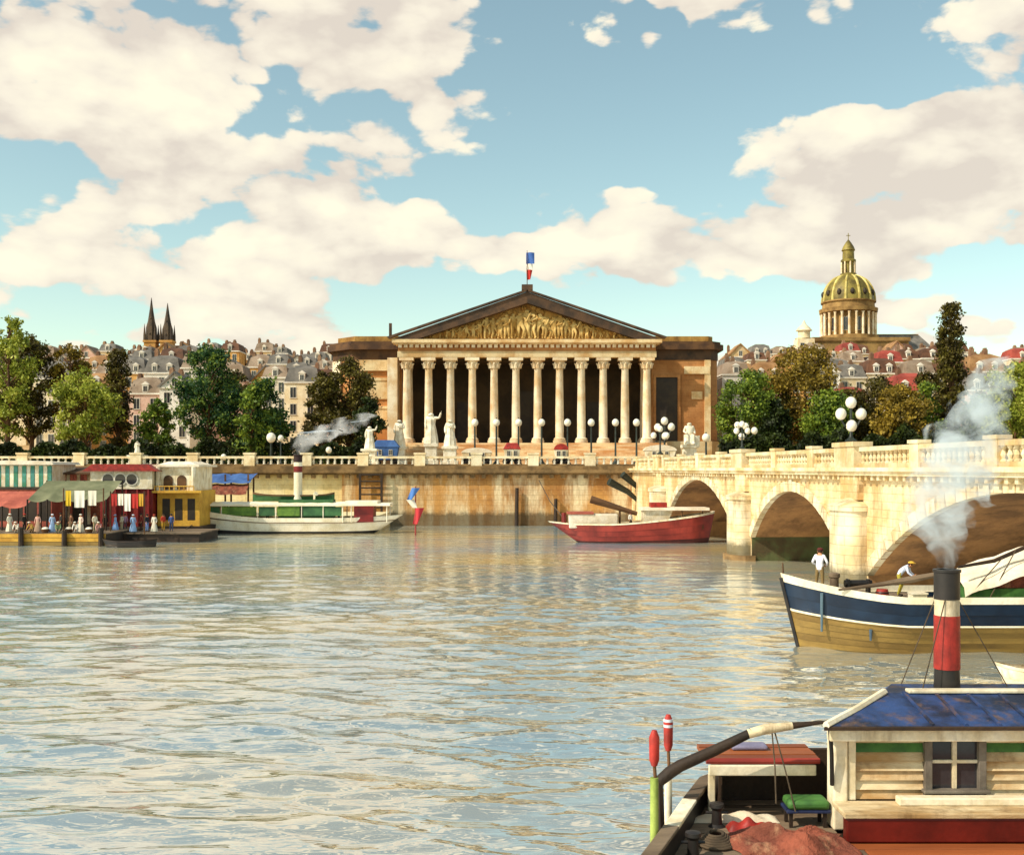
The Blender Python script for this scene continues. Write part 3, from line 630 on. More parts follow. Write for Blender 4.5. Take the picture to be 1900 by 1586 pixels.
# ------------------------------------------------------------------ palace
def make_palace():
    FY = 200.0; u = FY / F
    x0, x1 = X(755, FY), X(1200, FY); zb, zt = Z(822, FY), Z(664, FY); ze, za = Z(632, FY), Z(545, FY)
    pc = thing('palace', 'ochre columned palace with sculpted pediment and twelve pale columns', 'palace', ((x0 + x1) / 2, FY, 8.5))
    yb = FY + 8.5
    # steps
    n = 12
    for i in range(n):
        yy = FY - 2.2 - (n - 1 - i) * .95; za_ = 8.5 + (zb - 8.5) * i / n; zz = 8.5 + (zb - 8.5) * (i + 1) / n
        part('step', MB().box(x0 - 3.4, x1 + 3.4, yy, FY - 1.9, za_ + .004, zz), m_step, pc, smooth=False)
    part('podium', MB().box(x0 - 2.5, x1 + 2.5, FY - 1.9, yb + 3, 8.4, zb), m_palace, pc, smooth=False)
    # cella wall behind the columns, with door and pilasters
    part('wall', MB().box(x0 - 1.2, x1 + 1.2, yb, yb + 30, 8.4, zt), m_dark, pc, smooth=False, label='wall behind the columns, darkened for porch shade')
    for px in (980, 860, 1100):
        w = 3.2 if px == 980 else 2.4; h = 10 if px == 980 else 8
        part('door', MB().box(X(px, yb) - w / 2, X(px, yb) + w / 2, yb - .15, yb - .01, zb + .01, zb + h), m_door, pc, smooth=False)
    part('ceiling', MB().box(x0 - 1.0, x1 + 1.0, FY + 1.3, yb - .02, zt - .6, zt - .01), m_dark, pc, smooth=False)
    H = zt - zb; r = .78
    prof = [(r * 1.55, 0), (r * 1.55, .5), (r * 1.35, .52), (r * 1.42, .8), (r * 1.15, .95), (r * 1.0, 1.1), (r * 1.0, H * .35), (r * .84, H - 2.3), (r * .9, H - 2.2), (r * .86, H - 2.1), (r * 1.05, H - 1.2), (r * 1.35, H - .55)]
    colm = MB().lathe(prof, n=24, rib=(2, -.045)).box(-1.3, 1.3, -1.3, 1.3, H - .55, H - .002).mesh('column', m_column, ang=50)
    lf = MB()
    for k in range(8):
        a = k * math.pi / 4; lf.tube([(.75 * math.cos(a), .75 * math.sin(a), 0), (.95 * math.cos(a), .95 * math.sin(a), .7), (1.25 * math.cos(a), 1.25 * math.sin(a), .85)], [.3, .24, .12], 6)
    lfm = lf.mesh('capital_leaves', m_column)
    for i in range(12):
        xx = x0 + (x1 - x0) * i / 11
        c = piece('column', colm, pc, (xx, FY, zb)); piece('capital', lfm, c, (xx, FY, zb + H - 1.9))
    for xx in (x0, x1):
        for yy in (FY + 4.2,):
            c = piece('column', colm, pc, (xx, yy, zb))
    # entablature
    en = MB(); a, b = x0 - 1.6, x1 + 1.6
    en.box(a, b, FY - 1.35, FY + 1.35, zt, zt + (ze - zt) * .34)
    part('architrave', en, m_palpale, pc, smooth=False)
    part('frieze', MB().box(a + .1, b - .1, FY - 1.2, yb + 30, zt + (ze - zt) * .34, zt + (ze - zt) * .72), m_palace, pc, smooth=False)
    part('cornice', MB().box(a - .9, b + .9, FY - 2.3, FY + 1.4, zt + (ze - zt) * .80, ze).box(a - .4, b + .4, FY - 1.7, FY + 1.4, zt + (ze - zt) * .72, zt + (ze - zt) * .80), m_palpale, pc, smooth=False)
    dn = MB().box(-.32, .32, -.4, 0, -.55, 0).mesh('dentil', m_column, smooth=False)
    for i in range(46): piece('dentil', dn, pc, (a + .5 + (b - a - 1) * i / 45, FY - 1.201, zt + (ze - zt) * .719))
    # pediment
    cx = (X(978, FY)); L0, L1 = a - .9, b + .9
    th = 2.0
    part('tympanum', MB().prism([(L0 + 3, ze + .01), (L1 - 3, ze + .01), (cx, za - th * .9)], FY - .5, FY + 1), m_tymp, pc, smooth=False)
    def rake(xa, xb_, nm):
        mb = MB(); p0 = (xa, ze + .005); p1 = (cx, za)
        mb.prism([p0, (xa + (1 if xa < cx else -1) * 4.5, ze + .005), (cx, za - th), p1], FY - 2.2, yb + 30) if xa < cx else mb.prism([(cx, za), (cx, za - th), (xa - 4.5, ze + .005), p0], FY - 2.2, yb + 30)
        return mb
    part('roof', rake(L0, cx, 0), m_lead, pc, smooth=False); part('roof', rake(L1, cx, 0), m_lead, pc, smooth=False)
    for s_, xa in ((1, L0), (-1, L1)):
        dx, dz = cx - xa, za - ze
        mb = MB().prism([(xa - s_ * .5, ze + .1), (xa + dx * .995, za + .08), (xa + dx * .995, za + .42), (xa - s_ * .9, ze + .42)], FY - 2.55, FY - 1.5)
        part('raking_cornice', mb, m_lead, pc, smooth=False)
    part('acroterion', MB().box(cx - 1.0, cx + 1.0, FY - 2.4, FY, za + .3, za + 1.3), m_lead, pc, smooth=False)
    # relief figures in the tympanum
    rnd = random.Random(11)
    poses = []
    for k in range(4):
        j = lambda s: (rnd.random() - .5) * s
        poses.append(body_mesh('r', dict(ell=(.32 + j(.2), -.1, 1.2 + j(.3)), wrl=(.38 + j(.4), -.18, 1.2 + j(.7)), hal=(.4 + j(.4), -.2, 1.2 + j(.8)), elr=(-.32 + j(.2), -.1, 1.2 + j(.3)), wrr=(-.4 + j(.4), -.15, 1.1 + j(.6)), har=(-.42 + j(.4), -.16, 1.1 + j(.7)), knl=(.2 + j(.3), -.2, .55 + j(.2)), knr=(-.15 + j(.3), -.12, .5 + j(.2))), [m_relief], 1.35))
        poses[-1].name = 'relief_figure'
    nfig = 31
    for i in range(nfig):
        t = (i + .5) / nfig; xx = L0 + 5.5 + (L1 - L0 - 11) * t
        avail = (za - th - ze) * (1 - abs(xx - cx) / ((L1 - L0) / 2 - 3)) - .25
        if avail < .8: continue
        hgt = min(avail, 4.6 if abs(xx - cx) > 3 else 5.6) * (.82 + .18 * rnd.random()); s = hgt / 1.72
        piece('relief_figure', poses[i % 4], pc, (xx, FY - .75, ze + .25), R(rnd.uniform(-40, 40)), (s * 1.25, s * .8, s))
    rub = MB()
    for i in range(150):
        xx = L0 + 5 + (L1 - L0 - 10) * rnd.random(); av = (za - th - ze) * (1 - abs(xx - cx) / ((L1 - L0) / 2 - 3)) - .5
        if av < .3: continue
        rub.ball((xx, FY - .5, ze + .2 + rnd.random() * av), (rnd.uniform(.25, .6), .45, rnd.uniform(.25, .7)), 7, 5)
    tag(part('relief_drapery', rub, m_tymp, pc), kind='stuff')
    # wings with chamfered outer corners
    for side in (-1, 1):
        if side < 0: xa, xb_, ch = X(612, 203), x0 - 1.25, 4.2
        else: xa, xb_, ch = x1 + 1.25, X(1333, 203), 1.4
        wy = FY + 3.0; zw0, zw1, zw2 = 8.4, Z(668, 203), Z(634, 203)
        def outl(e):
            if side < 0: return [(xa - e, wy + ch - e * .4), (xa + ch - e * .4, wy - e), (xb_, wy - e), (xb_, wy + 38), (xa - e, wy + 38)]
            return [(xa, wy - e), (xb_ - ch + e * .4, wy - e), (xb_ + e, wy + ch - e * .4), (xb_ + e, wy + 38), (xa, wy + 38)]
        part('wing', MB().slab(outl(0), zw0, zw1), m_palace, pc, smooth=False)
        part('wing_base', MB().slab(outl(.35), zw0 + .01, zb + .4), m_palpale, pc, smooth=False)
        part('wing_frieze', MB().slab(outl(.15), zw1 + .001, zw1 + (zw2 - zw1) * .55), m_wcorn if side < 0 else m_lead, pc, smooth=False)
        part('wing_cornice', MB().slab(outl(1.1), zw1 + (zw2 - zw1) * .55, zw2 - .5).slab(outl(.6), zw2 - .5, zw2), m_wcorn, pc, smooth=False)
        part('attic', MB().slab(outl(-.8), zw2 + .001, zw2 + 1.1), m_tymp, pc, smooth=False)
        cw = (xb_ - xa)
        if side < 0:
            fx0, fx1 = xa + ch + .4, xb_ - .4
            for bx in (fx0, fx1 - 1.6): part('pilaster', MB().box(bx, bx + 1.6, wy - .4, wy - .003, zb + .4, zw1 - .01), m_palpale, pc, smooth=False)
            part('band_course', MB().box(fx0 - .1, fx1 + .05, wy - .5, wy - .002, zw1 - 2.0, zw1 - .02), m_palpale, pc, smooth=False)
            part('chamfer_pilaster', MB().hexa([(xa - .1, wy + ch - .5, zb), (xa + 1.6, wy + ch - 2.4, zb), (xa + 1.8, wy + ch - 2.2, zb), (xa + .1, wy + ch - .2, zb), (xa - .1, wy + ch - .5, zw1), (xa + 1.6, wy + ch - 2.4, zw1), (xa + 1.8, wy + ch - 2.2, zw1), (xa + .1, wy + ch - .2, zw1)]), m_column, pc, smooth=False)
            mx = (fx0 + fx1) / 2
            pan = MB()
            for zz in (zb + 3.0, zb + 8.2): part('relief_panel', MB().box(mx - 1.9, mx + 1.9, wy - .25, wy - .004, zz, zz + 3.4).box(mx - 2.2, mx + 2.2, wy - .4, wy - .005, zz + 3.4, zz + 3.9), m_palpale, pc, smooth=False)
        else:
            part('recess_door', MB().box(xa + .8, xa + 4.8, wy - .1, wy - .003, zb + .42, zw1 - 3.2), m_door, pc, smooth=False)
            part('door_surround', MB().box(xa + .3, xa + .8, wy - .35, wy - .004, zb + .42, zw1 - 2.7).box(xa + 4.8, xa + 5.3, wy - .35, wy - .004, zb + .42, zw1 - 2.7).box(xa + .8, xa + 4.8, wy - .35, wy - .004, zw1 - 3.2, zw1 - 2.7), m_palace, pc, smooth=False)
            part('band_course', MB().box(xa + 6.0, xb_ - ch - .2, wy - .5, wy - .003, zw1 - 2.6, zw1 - 1.2), m_palpale, pc, smooth=False)
            part('relief_panel', MB().box(xa + 7.4, xb_ - ch - 1.6, wy - .2, wy - .004, zb + 8.2, zb + 9.6), m_palpale, pc, smooth=False)
            part('pilaster', MB().box(xb_ - ch - 1.2, xb_ - ch - .1, wy - .4, wy - .002, zb + .42, zw1 - .02), m_palpale, pc, smooth=False)
    # end piers of the portico
    for xx in (x0 - 2.6, ):
        part('end_pier', MB().box(xx - .9, xx + .9, FY - .6, FY + 2.95, zb - .01, zt - .01), m_column, pc, smooth=False)
    # chimney and small roof urns
    part('chimney', MB().box(X(722, 212), X(727, 212), 211.7, 212.3, Z(634, 212), Z(600, 212)), m_lead, pc, smooth=False)
    # flag
    f = thing('flag', 'blue white and red flag flying over the palace pediment', 'flag', (cx, FY - .6, za + 1.3))
    zt2 = Z(466, FY); part('flag_pole', MB().tube([(cx, FY - .6, za + 1.2), (cx, FY - .6, zt2)], [.09, .05], 6), m_wood, f)
    cols = [('blue_band', '#4268b0', 470, 491, 1.5), ('white_band', '#efe9da', 491, 502, 1.15), ('red_band', '#c22f26', 502, 520, 1.1)]
    for nm, hx, ya, yb_, w in cols:
        za2, zb2 = Z(yb_, FY), Z(ya, FY); mb = MB()
        mb.grid(lambda p, q: (cx + (p - .12) * w * (1 if nm != 'red_band' else .6 + .4 * q), FY - .6 + .22 * math.sin(p * 5 + q * 2), za2 + (zb2 - za2) * q), [i / 8 for i in range(9)], [i / 5 for i in range(6)])
        part(nm, mb, mat('flag_' + nm, hx, None, 2, .8, .05), f)
make_palace()

# ------------------------------------------------------------------ statues
def statue(label, px, py_top, py_base, Y, kind):
    z0 = 8.5; ztop = Z(py_top, Y); x = X(px, Y)
    t = thing('statue', label, 'statue', (x, Y, z0), 'white statues along the quay')
    hp = (ztop - z0) * .42; w = .95
    part('pedestal', MB().box(x - w * 1.3, x + w * 1.3, Y - w * 1.3, Y + w * 1.3, z0, z0 + hp * .25).box(x - w, x + w, Y - w, Y + w, z0 + hp * .25, z0 + hp * .85).box(x - w * 1.25, x + w * 1.25, Y - w * 1.25, Y + w * 1.25, z0 + hp * .85, z0 + hp), m_statue, t, smooth=False, bevel=.05)
    s = (ztop - z0 - hp) / 1.72
    pose = {}
    if kind == 'seated':
        pose = dict(knl=(.14, -.38, .92), knr=(-.14, -.38, .92), anl=(.14, -.42, .45), anr=(-.14, -.42, .45), tol=(.14, -.56, .4), tor=(-.14, -.56, .4), wrl=(.2, -.35, 1.05), hal=(.2, -.42, 1.03), wrr=(-.2, -.35, 1.05), har=(-.2, -.42, 1.03))
    elif kind == 'raised':
        pose = dict(ell=(.36, -.05, 1.4), wrl=(.42, -.1, 1.62), hal=(.44, -.12, 1.7))
    else:
        pose = dict(wrl=(.05, -.2, 1.2), hal=(.0, -.22, 1.22), ell=(.26, -.05, 1.15))
    me = body_mesh('s', pose, [m_statue], 1.3); me.name = 'figure'
    o = bpy.data.objects.new('figure', me); COL.objects.link(o); o.parent = t; o.location = (0, 0, hp + (-.35 * s if kind == 'seated' else 0)); o.scale = (s * 1.25, s * 1.25, s)
    dr = MB()
    if kind == 'seated':
        dr.box(x - .7, x + .7, Y - .2, Y + .9, z0 + hp, z0 + hp + .62 * s).lathe([(.8, 0), (.7, .4 * s), (.5, .58 * s)], (x, Y - .55, z0 + hp), 12, rib=(2, .12))
        dr.box(x + .8, x + 1.5, Y - .4, Y + .5, z0 + hp * .9, z0 + hp + .55 * s)
    else: dr.lathe([(.36 * s, 0), (.33 * s, .3 * s), (.27 * s, .7 * s), (.2 * s, 1.05 * s), (.23 * s, 1.3 * s), (.12 * s, 1.42 * s)], (x, Y, z0 + hp), 16, rib=(2, .14))
    part('drapery', dr, m_statue, t)
statue('white draped statue on a pedestal at left foot of the palace steps', 835, 778, 845, 166, 'plain')
statue('white statue with raised arm beside the steamer smoke', 686, 790, 868, 161, 'raised')
statue('white seated statue before the right wing of the palace', 1279, 772, 838, 166, 'seated')
statue('small white statue left of the cream house with arched doors', 255, 818, 865, 160, 'plain')
statue('slim pale statue at the far left of the palace steps', 800, 765, 832, 182, 'raised')
statue('pale statue beside the left end pier of the portico', 741, 778, 832, 184, 'plain')

# ------------------------------------------------------------------ town: houses
WALLS = [('cream', '#ecdfc0', '#dcc69c'), ('white', '#efe8da', '#d9d0c0'), ('pinkish', '#dcb8a4', '#c9a08c'), ('ochre', '#cf9f5c', '#b5813f'), ('buff', '#d8bf94', '#c2a06c')]
ROOFS = [('slate grey', '#78726a', '#5a5650'), ('brown', '#6a4630', '#4f3424'), ('red', '#a2483a', '#83362c'), ('pale brown', '#9a8672', '#7c6854'), ('tan', '#a98054', '#86603a')]
WM = [mat('wall_' + n, a, b, .35, .9, .1, 4, stain='#a88658', stain_amt=.35) for n, a, b in WALLS]
RM = [mat('roof_' + n.replace(' ', '_'), a, b, .4, .8, .12, 4) for n, a, b in ROOFS]
m_chim = mat('chimney_brick', '#94765a', '#76543e', .8, .9, .1, 6, vary=.35)
m_shut = mat('painted_shutter', '#d9d2c2', '#c4bba8', 1, .7, .03)
def win_mesh(w, h, arched=False):
    fr = MB(); d = .07
    fr.box(-w / 2 - .1, -w / 2, -d, 0, 0, h).box(w / 2, w / 2 + .1, -d, 0, 0, h).box(-w / 2 - .1, w / 2 + .1, -d, 0, h, h + .14).box(-w / 2 - .18, w / 2 + .18, -d * 2, 0, -.14, 0).box(-.03, .03, -d * .8, -.02, 0, h)
    me = fr.mesh('window', m_shut, smooth=False)
    bm = bmesh.new(); bm.from_mesh(me); v = [bm.verts.new(p) for p in ((-w / 2, -.02, 0), (w / 2, -.02, 0), (w / 2, -.02, h), (-w / 2, -.02, h))]; f = bm.faces.new(v); f.material_index = 1; bm.to_mesh(me); bm.free(); me.materials.append(m_glass); return me
WIN = [win_mesh(1.1, 2.0), win_mesh(1.4, 2.4), win_mesh(.9, 1.5)]
def house(x0, x1, Y, zg, ztop, label, wi, ri, rnd, group, gable=False, depth=9, floors=None, chims=None):
    h = ztop - zg; roofh = min(h * .3, (x1 - x0) * .55, 5.5); ze = ztop - roofh
    t = thing('house', label, 'house', ((x0 + x1) / 2, Y, zg), group)
    part('wall', MB().box(x0, x1, Y, Y + depth, zg - 6, ze), WM[wi], t, smooth=False)
    part('cornice', MB().box(x0 - .2, x1 + .2, Y - .25, Y + depth + .2, ze + .003, ze + .3), WM[1], t, smooth=False)
    rf = MB()
    if gable:
        xm = (x0 + x1) / 2
        part('gable', MB().prism([(x0, ze + .3), (x1, ze + .3), (xm, ztop - .1)], Y - .05, Y + .3), WM[wi], t, smooth=False)
        rf.prism([(x0 - .5, ze + .3), (x0 + .1, ze + .3), (xm, ztop - .25), (x1 - .1, ze + .3), (x1 + .5, ze + .3), (xm, ztop + .15)], Y - .4, Y + depth)
    else:
        rf.frustum(x0 - .05, x1 + .05, Y - .05, Y + depth, ze + .3, ze + .3 + (roofh - .3) * .8, (x1 - x0) * .1, 1.2)
        rf.frustum(x0 + (x1 - x0) * .1, x1 - (x1 - x0) * .1, Y + 1.2, Y + depth - 1.2, ze + .3 + (roofh - .3) * .8, ztop, (x1 - x0) * .2, 1.5)
    r = part('roof', rf, RM[ri], t, smooth=False)
    for k in range(chims if chims is not None else rnd.choice((0, 1, 1, 2))):
        cx_ = x0 + (x1 - x0) * (.12 + .76 * (k + rnd.random() * .5) / 2.2); zc = ztop + rnd.uniform(.2, 1.2)
        part('chimney', MB().box(cx_ - .4, cx_ + .4, Y + 2.4, Y + 3.8, ze + .8, zc).box(cx_ - .28, cx_ + .28, Y + 2.6, Y + 3.6, zc, zc + .4), m_chim, r, smooth=False)
    wm = WIN[0] if (x1 - x0) < 9 else WIN[1]
    n = max(2, int((x1 - x0) / 2.3)); fl = 3.3
    zz = ze - fl
    rows = 0
    while zz > zg - 1 and rows < (floors or 4):
        for i in range(n): piece('window', wm, t, (x0 + (x1 - x0) * (i + .5) / n, Y - .004, zz + .5))
        zz -= fl; rows += 1
    if gable: piece('window', WIN[2], t, ((x0 + x1) / 2, Y - .054, ze + .5))
    elif roofh > 2.5:
        dm = max(1, n - 1)
        for i in range(dm):
            xx = x0 + (x1 - x0) * (i + .7) / (dm + .4)
            d = part('dormer', MB().box(xx - .6, xx + .6, Y + .15, Y + 1.8, ze + .5, ze + 2.0).prism([(xx - .8, ze + 2.0), (xx + .8, ze + 2.0), (xx, ze + 2.6)], Y + .05, Y + 1.9), WM[1], r, smooth=False)
            piece('window', WIN[2], d, (xx, Y + .145, ze + .55), scale=(.8, 1, .75))
    return t
def gz(y): return 8.5 if y < 215 else 8.5 + min((y - 215) * .145, 46)
rnd = random.Random(21)
FRONT = [  # px0, px1, top, Y, wall, roof, gable, label
    (62, 128, 668, 214, 0, 0, False, 'cream house with slate roof standing behind the leftmost trees'),
    (238, 300, 698, 216, 2, 3, False, 'pinkish house left of the white gabled house below the twin spires'),
    (296, 352, 690, 214, 1, 0, True, 'white gabled house below the twin church spires'),
    (486, 534, 676, 224, 1, 3, False, 'white house with pale brown roof right of the deep green tree'),
    (528, 592, 676, 216, 0, 0, False, 'cream house with slate roof directly left of the dark tree by the palace'),
    (1340, 1392, 668, 226, 1, 3, False, 'white house touching the right end of the palace'),
    (1555, 1612, 716, 214, 3, 2, False, 'ochre house with red roof among trees beneath the dome'),
    (1660, 1730, 690, 218, 1, 2, False, 'white house with red roof left of the tall dark poplar'),
    (1795, 1860, 690, 218, 2, 0, False, 'pinkish house with slate roof right of the tall dark poplar'),
    (150, 205, 690, 222, 3, 4, False, 'ochre house with tan roof behind the yellow green tree'),
]
for a, b, tp, Y, wi, ri, gb, lb in FRONT:
    house(X(a, Y), X(b, Y), Y, gz(Y), Z(tp, Y), lb, wi, ri, rnd, 'town houses behind the trees', gb)
ROWS = [(245, 668, 12, 'lower'), (285, 655, 14, 'middle'), (335, 648, 14, 'upper'), (385, 646, 12, 'topmost')]
for Y, tp, amp, nm in ROWS:
    for side, (pa, pb) in (('left', (-40, 612)), ('right', (1338, 1960))):
        px = pa + rnd.uniform(0, 15); k = 0
        while px < pb:
            w = rnd.uniform(34, 56) * 285 / Y * 1.05
            t_ = tp + rnd.uniform(-amp, amp) + (10 if side == 'right' and px > 1800 else 0)
            wi = rnd.randrange(5); ri = rnd.choice((0, 1, 2, 3, 3, 4)) if side == 'right' else rnd.choice((0, 1, 3, 3, 4, 0))
            if px + w < pb + 40:
                house(X(px, Y), X(px + w - 2, Y), Y + rnd.uniform(-6, 6), gz(Y), Z(t_, Y),
                      '%s house with %s roof, %s from left in %s row %s of palace' % (WALLS[wi][0], ROOFS[ri][0], NTH[k % 25], nm, side), wi, ri, rnd, 'town houses on the hillside', rnd.random() < .22, floors=3)
            px += w; k += 1

# ------------------------------------------------------------------ domed church, twin spired church
def make_dome():
    Y = 430.0; x = X(1574, Y); u = Y / F
    m_gold = mat('gilded_lead', '#94843c', '#5f5226', .25, .55, .08, 3, stain='#2e2814', stain_amt=.6, metal=.15)
    m_dst = mat('dome_stone', '#b08c54', '#7d5e34', .2, .85, .1, 3, stain='#5c4424', stain_amt=.6)
    t = thing('domed_church', 'church with ribbed golden dome, columned drum and tall lantern', 'church', (x, Y, gz(Y)))
    zd = Z(632, Y); zc = Z(572, Y); zdome = Z(512, Y); r = 50 * u
    part('base', MB().box(x - r * 1.7, x + r * 1.7, Y - r * 1.5, Y + r * 1.8, gz(Y) - 8, zd - 2).box(x - r * 1.75, x + r * 1.75, Y - r * 1.55, Y + r * 1.85, zd - 2, zd - .6), m_dst, t, smooth=False)
    dr = part('drum', MB().lathe([(r * .86, 0), (r * .86, zc - zd - 1.6), (r * 1.04, zc - zd - 1.4), (r * 1.06, zc - zd)], (x, Y, zd - .6), 32), m_dst, t)
    part('drum_plinth', MB().lathe([(r * 1.08, 0), (r * 1.08, 2.0), (r * .9, 2.2)], (x, Y, zd - .6), 32), m_dst, t)
    cm = MB().lathe([(.62, 0), (.5, .4), (.44, zc - zd - 4.4), (.65, zc - zd - 3.8)], n=8).mesh('column', m_column)
    wn = win_mesh(1.6, 5.0)
    for i in range(24):
        a = 2 * math.pi * i / 24
        if math.sin(a) > .35: continue
        piece('column', cm, dr, (x + r * .97 * math.cos(a), Y + r * .97 * math.sin(a), zd + 1.4))
        a2 = a + math.pi / 24
        if i % 2 == 0: piece('window', wn, dr, (x + r * .868 * math.cos(a2), Y + r * .868 * math.sin(a2), zd + 3.2), a2 + R(90))
    part('attic', MB().lathe([(r * .95, 0), (r * .93, 2.4), (r * .99, 2.5), (r * .99, 3.0)], (x, Y, zc - .62), 32), m_dst, t)
    h = zdome - zc - 2; prof = [(r * .94 * math.cos(q) ** .85 if q < 1.5 else r * .2, h * math.sin(q)) for q in [math.pi / 2 * i / 12 for i in range(12)]] + [(r * .2, h)]
    d = part('dome', MB().lathe(prof, (x, Y, zc + 2.3), 36), m_gold, t)
    for i in range(12):
        a = 2 * math.pi * i / 12 + .13
        part('rib', MB().tube([(x + (p + .05) * math.cos(a), Y + (p + .05) * math.sin(a), zc + 2.3 + z) for p, z in prof[:-1]], [.5] * 8 + [.4, .35, .3, .3][:len(prof) - 9], 6), mat('dome_rib_gold', '#d8c878', '#b09a4c', .4, .5, .05), d)
        if math.sin(a + .26) < .2:
            aa = a + .26
            part('dome_window', MB().ball((x + r * .9 * math.cos(aa), Y + r * .9 * math.sin(aa), zc + 2.3 + h * .28), (.9, .9, 1.3), 8, 6), m_door, d)
    zl = zdome; zt = Z(445, Y); H = zt - zl
    ln = part('lantern', MB().lathe([(r * .3, 0), (r * .3, .8), (r * .2, 1.0), (r * .2, H * .36), (r * .28, H * .38), (r * .28, H * .43), (r * .22, H * .46), (r * .21, H * .68), (r * .25, H * .7), (r * .2, H * .8), (r * .1, H * .92), (.2, H)], (x, Y, zl), 12), m_gold, t)
    for i in range(8):
        a = 2 * math.pi * i / 8
        part('lantern_column', MB().tube([(x + r * .25 * math.cos(a), Y + r * .25 * math.sin(a), zl + .8), (x + r * .25 * math.cos(a), Y + r * .25 * math.sin(a), zl + H * .38)], .32, 6), m_column, ln)
    part('cross', MB().box(x - .12, x + .12, Y - .1, Y + .1, zl + H, zl + H + 2.6).box(x - .8, x + .8, Y - .1, Y + .1, zl + H + 1.5, zl + H + 1.75), m_gold, ln, smooth=False)
    # nave with grey roof to the right
    xa, xb = X(1600, Y + 10), X(1735, Y + 10); zr, zw = Z(614, Y), Z(662, Y)
    part('nave', MB().box(xa, xb, Y + 4, Y + 26, gz(Y) - 8, zw), m_dst, t, smooth=False)
    part('nave_roof', MB().hexa([(xa - 1, Y + 3, zw), (xb + 1, Y + 3, zw), (xb + 1, Y + 27, zw), (xa - 1, Y + 27, zw), (xa, Y + 14, zr), (xb - 5, Y + 14, zr), (xb - 5, Y + 16, zr), (xa, Y + 16, zr)]), RM[0], t, smooth=False)
    for i in range(5): part('nave_dormer', MB().box(xa + 4 + i * 4.6, xa + 5.6 + i * 4.6, Y + 4.5, Y + 9, zw + 1, zw + 3.4), m_dst, t, smooth=False)
    part('nave_ridge', MB().box(xa, xb - 5, Y + 14.5, Y + 15.5, zr - .1, zr + .5), m_dst, t, smooth=False)
    # small belvedere tower left of it
    Y2 = 400.0; x2 = X(1492, Y2); b = thing('belvedere_tower', 'small cream cupola tower on the skyline left of the golden dome', 'tower', (x2, Y2, gz(Y2)))
    part('shaft', MB().box(x2 - 3, x2 + 3, Y2 - 3, Y2 + 3, gz(Y2) - 5, Z(630, Y2)), WM[0], b, smooth=False)
    part('belfry', MB().lathe([(3.2, 0), (3.4, .4), (2.2, .6), (2.2, 3.0), (3.0, 3.2), (2.2, 4.2), (.9, 5.4), (.1, 7)], (x2, Y2, Z(630, Y2)), 10), WM[0], b)
    for dx in (-3.001,): 
        for i in range(2): piece('window', WIN[1], b, (x2 - 1.4 + i * 2.8, Y2 - 3.004, Z(630, Y2) - 4))
make_dome()
def make_spires():
    Y = 400.0; m_sp = mat('dark_spire_stone', '#5a4a38', '#38302a', .3, .85, .12, 3)
    xm = X(297, Y); t = thing('twin_spired_church', 'ochre church with two dark pointed spires on the skyline', 'church', (xm, Y, gz(Y)))
    zb = Z(668, Y)
    part('nave', MB().box(X(248, Y), X(372, Y), Y + 3, Y + 30, gz(Y) - 6, Z(676, Y)), WM[3], t, smooth=False)
    part('nave_roof', MB().prism([(X(244, Y), Z(676, Y)), (X(376, Y), Z(676, Y)), (X(330, Y), Z(640, Y)), (X(262, Y), Z(640, Y))], Y + 2, Y + 31), RM[4], t, smooth=False)
    for px, tp in ((281, 556), (311, 566)):
        x = X(px, Y); w = 2.1; zt = Z(tp, Y); zs = Z(636, Y)
        tw = part('tower', MB().box(x - w, x + w, Y - w, Y + w, gz(Y) - 6, zs).box(x - w * 1.15, x + w * 1.15, Y - w * 1.15, Y + w * 1.15, zs, zs + .7), WM[3], t, smooth=False)
        sp = part('spire', MB().lathe([(w * .98, 0), (w * .9, (zt - zs) * .3), (w * .6, (zt - zs) * .45), (w * .3, (zt - zs) * .72), (.08, zt - zs)], (x, Y, zs + .7), 8, a0=math.pi / 8), m_sp, t)
        for sx in (-1, 1):
            for sy in (-1, 1): part('pinnacle', MB().lathe([(.5, 0), (.45, 2), (.05, 6)], (x + sx * w * .9, Y + sy * w * .9, zs + .7), 6), m_sp, tw)
        for k in range(2): piece('window', WIN[1], tw, (x - .9 + k * 1.8, Y - w - .004, zs - 5))
        for k in range(3): part('crocket', MB().ball((x, Y - w * (.85 - .2 * k), zs + (zt - zs) * (.2 + .18 * k)), (.4, .3, .5), 6, 5), m_sp, sp)
make_spires()

